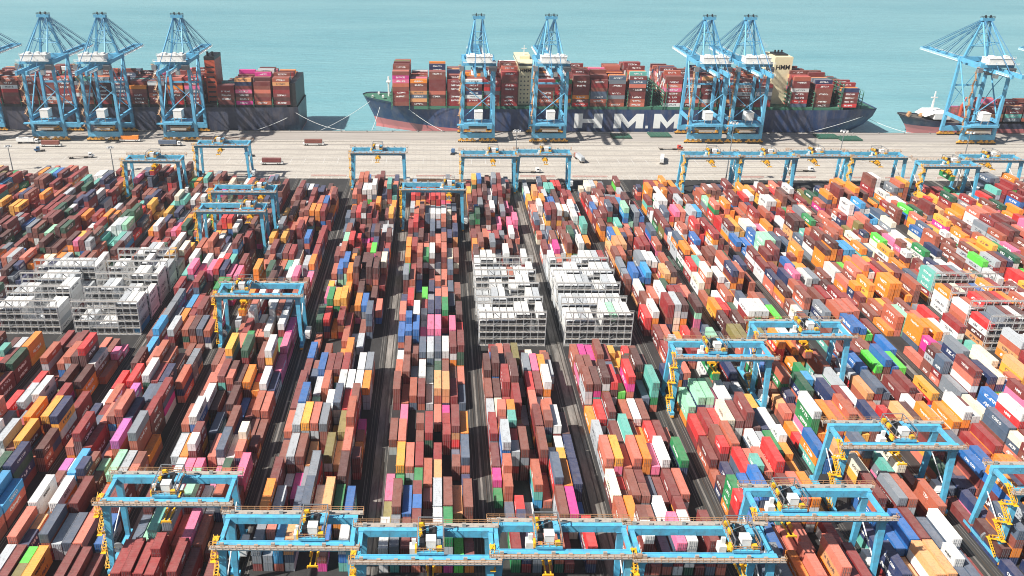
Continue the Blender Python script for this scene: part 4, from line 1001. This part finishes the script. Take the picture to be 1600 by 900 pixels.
def semi(u, v, heading, cabm, load, lab, lablo=None):
    p = unproj(u, v, 0); root = empty('container_truck', (p.x, p.y, 0.02), lab, 'truck', 'trucks on the apron', R(heading))
    tractor(root, M[cabm], 5.6); trailer(root, -8.6, 3.9, M['walk'])
    if load:
        a = R(heading - 90); off = Matrix.Rotation(R(heading), 3, 'Z') @ Vector((-8.5, 0, 0))
        add_container(load, (p.x + off.x, p.y + off.y, 1.53), 12.19, 2.59, lablo, 'containers carried by vehicles', a)
def agv(u, v, load, lab, lablo, heading=0):
    p = unproj(u, v, 0); root = empty('flat_carrier', (p.x, p.y, 0.02), lab, 'carrier vehicle', 'driverless carriers on the apron', R(heading))
    m = MB(); m.box(-7.4, 7.4, -1.4, 1.4, .75, 1.5); m.box(-7.3, -6.4, -1.45, 1.45, 1.0, 1.75); m.box(6.4, 7.3, -1.45, 1.45, 1.0, 1.75); m.build('deck', M['crane_white'], root)
    for x in (-5.4, -4.0, 4.0, 5.4):
        for s in (-1, 1):
            w = MB(); w.tube((x, s * 1.2 - .25, .6), (x, s * 1.2 + .25, .6), .6, 12); w.build('wheel', M['tyre'], root)
    if load:
        off = Matrix.Rotation(R(heading), 3, 'Z') @ Vector((-6.1, 0, 0))
        add_container(load, (p.x + off.x, p.y + off.y, 1.76), 12.19, 2.59, lablo, 'containers carried by vehicles', R(heading - 90))
semi(46, 224, 0, 'truck_white', 'white', 'truck with a white container below the leftmost full quay crane', 'white container riding a truck at far left of the apron')
agv(80, 229, 'brown', 'flat carrier under a brown container at far left of the apron', 'brown container riding a flat carrier at far left of the apron')
p = unproj(60, 237, 0); t_ = empty('yard_tractor', (p.x, p.y, .02), 'small blue yard tractor alone near the left carriers', 'tractor', None, R(200)); tractor(t_, M['truck_blue'])
semi(128, 247, 12, 'truck_white', None, 'white cab truck pulling an empty flatbed at left')
agv(204, 221, 'orange', 'flat carrier under an orange container between the left quay cranes', 'orange container riding a carrier between the left quay cranes')
semi(268, 228, 0, 'truck_white', 'slate', 'truck with a slate container in front of the third left quay crane', 'slate container riding a truck below the third left quay crane')
agv(490, 227, 'brown', 'flat carrier with brown container in open apron by the gap between ships', 'brown container on a carrier by the gap between ships')
agv(425, 257, 'maroon', 'flat carrier with maroon container near the yard left of centre', 'maroon container on a carrier near the yard left of centre')
p = unproj(708, 240, 0); t_ = empty('yard_tractor', (p.x, p.y, .02), 'small blue yard tractor below the big ship bow', 'tractor', None, R(80)); tractor(t_, M['truck_blue'])
p = unproj(388, 244, 0); t_ = empty('yard_tractor', (p.x, p.y, .02), 'blue and white tractor beside the outermost left gantry crane leg', 'tractor', None, R(170)); tractor(t_, M['truck_blue'])
semi(904, 250, 100, 'truck_red', 'pale grey', 'truck driving away from the quay with a pale container, below the letter H', 'pale grey container on a truck below the letter H')
semi(1034, 252, 75, 'truck_white', 'white', 'white truck with white container below the last hull letter', 'white container on a truck below the last hull letter')
semi(1048, 234, 0, 'truck_red', None, 'red cab truck with empty trailer left of the paired quay cranes')
semi(826, 270, 0, 'truck_white', None, 'empty flatbed truck under a far gantry crane right of centre')
semi(1252, 268, 0, 'truck_white', None, 'empty flatbed truck under far gantry crane below the funnel')
semi(1342, 250, 5, 'truck_green', None, 'green cab truck with empty trailer below the big ship stern')

# ------------------------------------------------------------------ light masts, barrier
def mast(u, v, h, lab):
    p = unproj(u, v, 0); root = empty('light_mast', (p.x, p.y, 0), lab, 'light mast', 'tall grey light masts')
    m = MB(); m.tube((0, 0, 0), (0, 0, h), .42, 10, .18); m.build('pole', M['grey'], root)
    m = MB(); m.tube((0, 0, h - .6), (0, 0, h), 1.5, 12)
    m.build('head_frame', M['grey'], root)
    for k in range(6):
        a = k * math.pi / 3; b = MB(); b.box(math.cos(a) * 1.9 - .4, math.cos(a) * 1.9 + .4, math.sin(a) * 1.9 - .4, math.sin(a) * 1.9 + .4, h - .9, h - .1); b.build('floodlight', M['crane_white'], root)
for u, v, h, lab in ((804, 290, 34, 'tall grey light mast between two far gantry cranes right of centre'), (1133, 287, 38, 'tall grey light mast in front of the paired quay cranes'), (1302, 290, 34, 'tall grey light mast at yard end below the big ship stern'),
                     (1494, 292, 34, 'tall grey light mast at far right yard end'), (178, 268, 16, 'short light mast at left yard end'), (20, 266, 16, 'short light mast in the far left corner of the yard')):
    mast(u, v, h, lab)
for i, (X0, X1) in enumerate(zip(LANES[:-1], LANES[1:])):
    if i in (2, 5, 9, 12, 13): continue
    root = empty('barrier_fence', ((X0 + X1) / 2, Y_FAR + 8, 0), 'low red and white barrier fence at the far end of a container block', 'fence', 'low barriers at the yard end')
    m = MB(); w = 11
    m.box(-w, w, -.04, .04, .9, 1.15); m.box(-w, w, -.04, .04, .45, .65); m.build('rail_bar', M['barrier'], root)
    m = MB()
    for k in range(9): x = -w + k * w / 4; m.box(x - .08, x + .08, .05, .2, 0, 1.2)
    m.build('post', M['crane_white'], root)

# ------------------------------------------------------------------ exhaust smoke over the big ship funnel
bm = bmesh.new(); rr = random.Random(4); fx, fz = unproj_y(1200, 655, 58), 58
for k in range(7):
    t = k / 6; mtx = Matrix.Translation((fx - 3 - t * 13, YN + 26 + t * 3, fz + t * 9)) @ Matrix.Diagonal((2.2 + 2.4 * t, 2.0 + 2 * t, 1.6 + 2.0 * t, 1))
    bmesh.ops.create_icosphere(bm, subdivisions=2, radius=1, matrix=mtx)
for v in bm.verts: v.co += Vector((rr.uniform(-.4, .4), rr.uniform(-.4, .4), rr.uniform(-.4, .4)))
me = bpy.data.meshes.new('smoke'); bm.to_mesh(me); bm.free(); so_ = bpy.data.objects.new('smoke', me); COL.objects.link(so_)
tag(so_, 'thin white exhaust smoke drifting from the big ship funnel', 'smoke', kind='stuff')
sm = bpy.data.materials.new('smoke'); sm.use_nodes = True; sn = sm.node_tree.nodes; sn.remove(sn['Principled BSDF'])
pv = sn.new('ShaderNodeVolumePrincipled'); pv.inputs['Density'].default_value = .05; pv.inputs['Color'].default_value = (.95, .95, .95, 1)
sm.node_tree.links.new(pv.outputs[0], sn['Material Output'].inputs['Volume']); me.materials.append(sm)

# ------------------------------------------------------------------ haze
HZ = MB(); HZ.box(-2500, 2500, -500, 3200, -6, 190)
hz = HZ.build('haze', bpy.data.materials.new('haze_air')); tag(hz, kind='stuff'); tag(hz, 'pale sea haze', 'haze')
hm = hz.data.materials[0]; hm.use_nodes = True; hn = hm.node_tree.nodes; hn.remove(hn['Principled BSDF'])
pv = hn.new('ShaderNodeVolumePrincipled'); pv.inputs['Density'].default_value = .0001; pv.inputs['Color'].default_value = (.90, .95, 1.0, 1); pv.inputs['Anisotropy'].default_value = .3
hm.node_tree.links.new(pv.outputs[0], hn['Material Output'].inputs['Volume'])
print('containers', len(CONT), 'single', len(SINGLE), 'min px', sorted(vis)[::-1][283:284], 'blocks', bset)
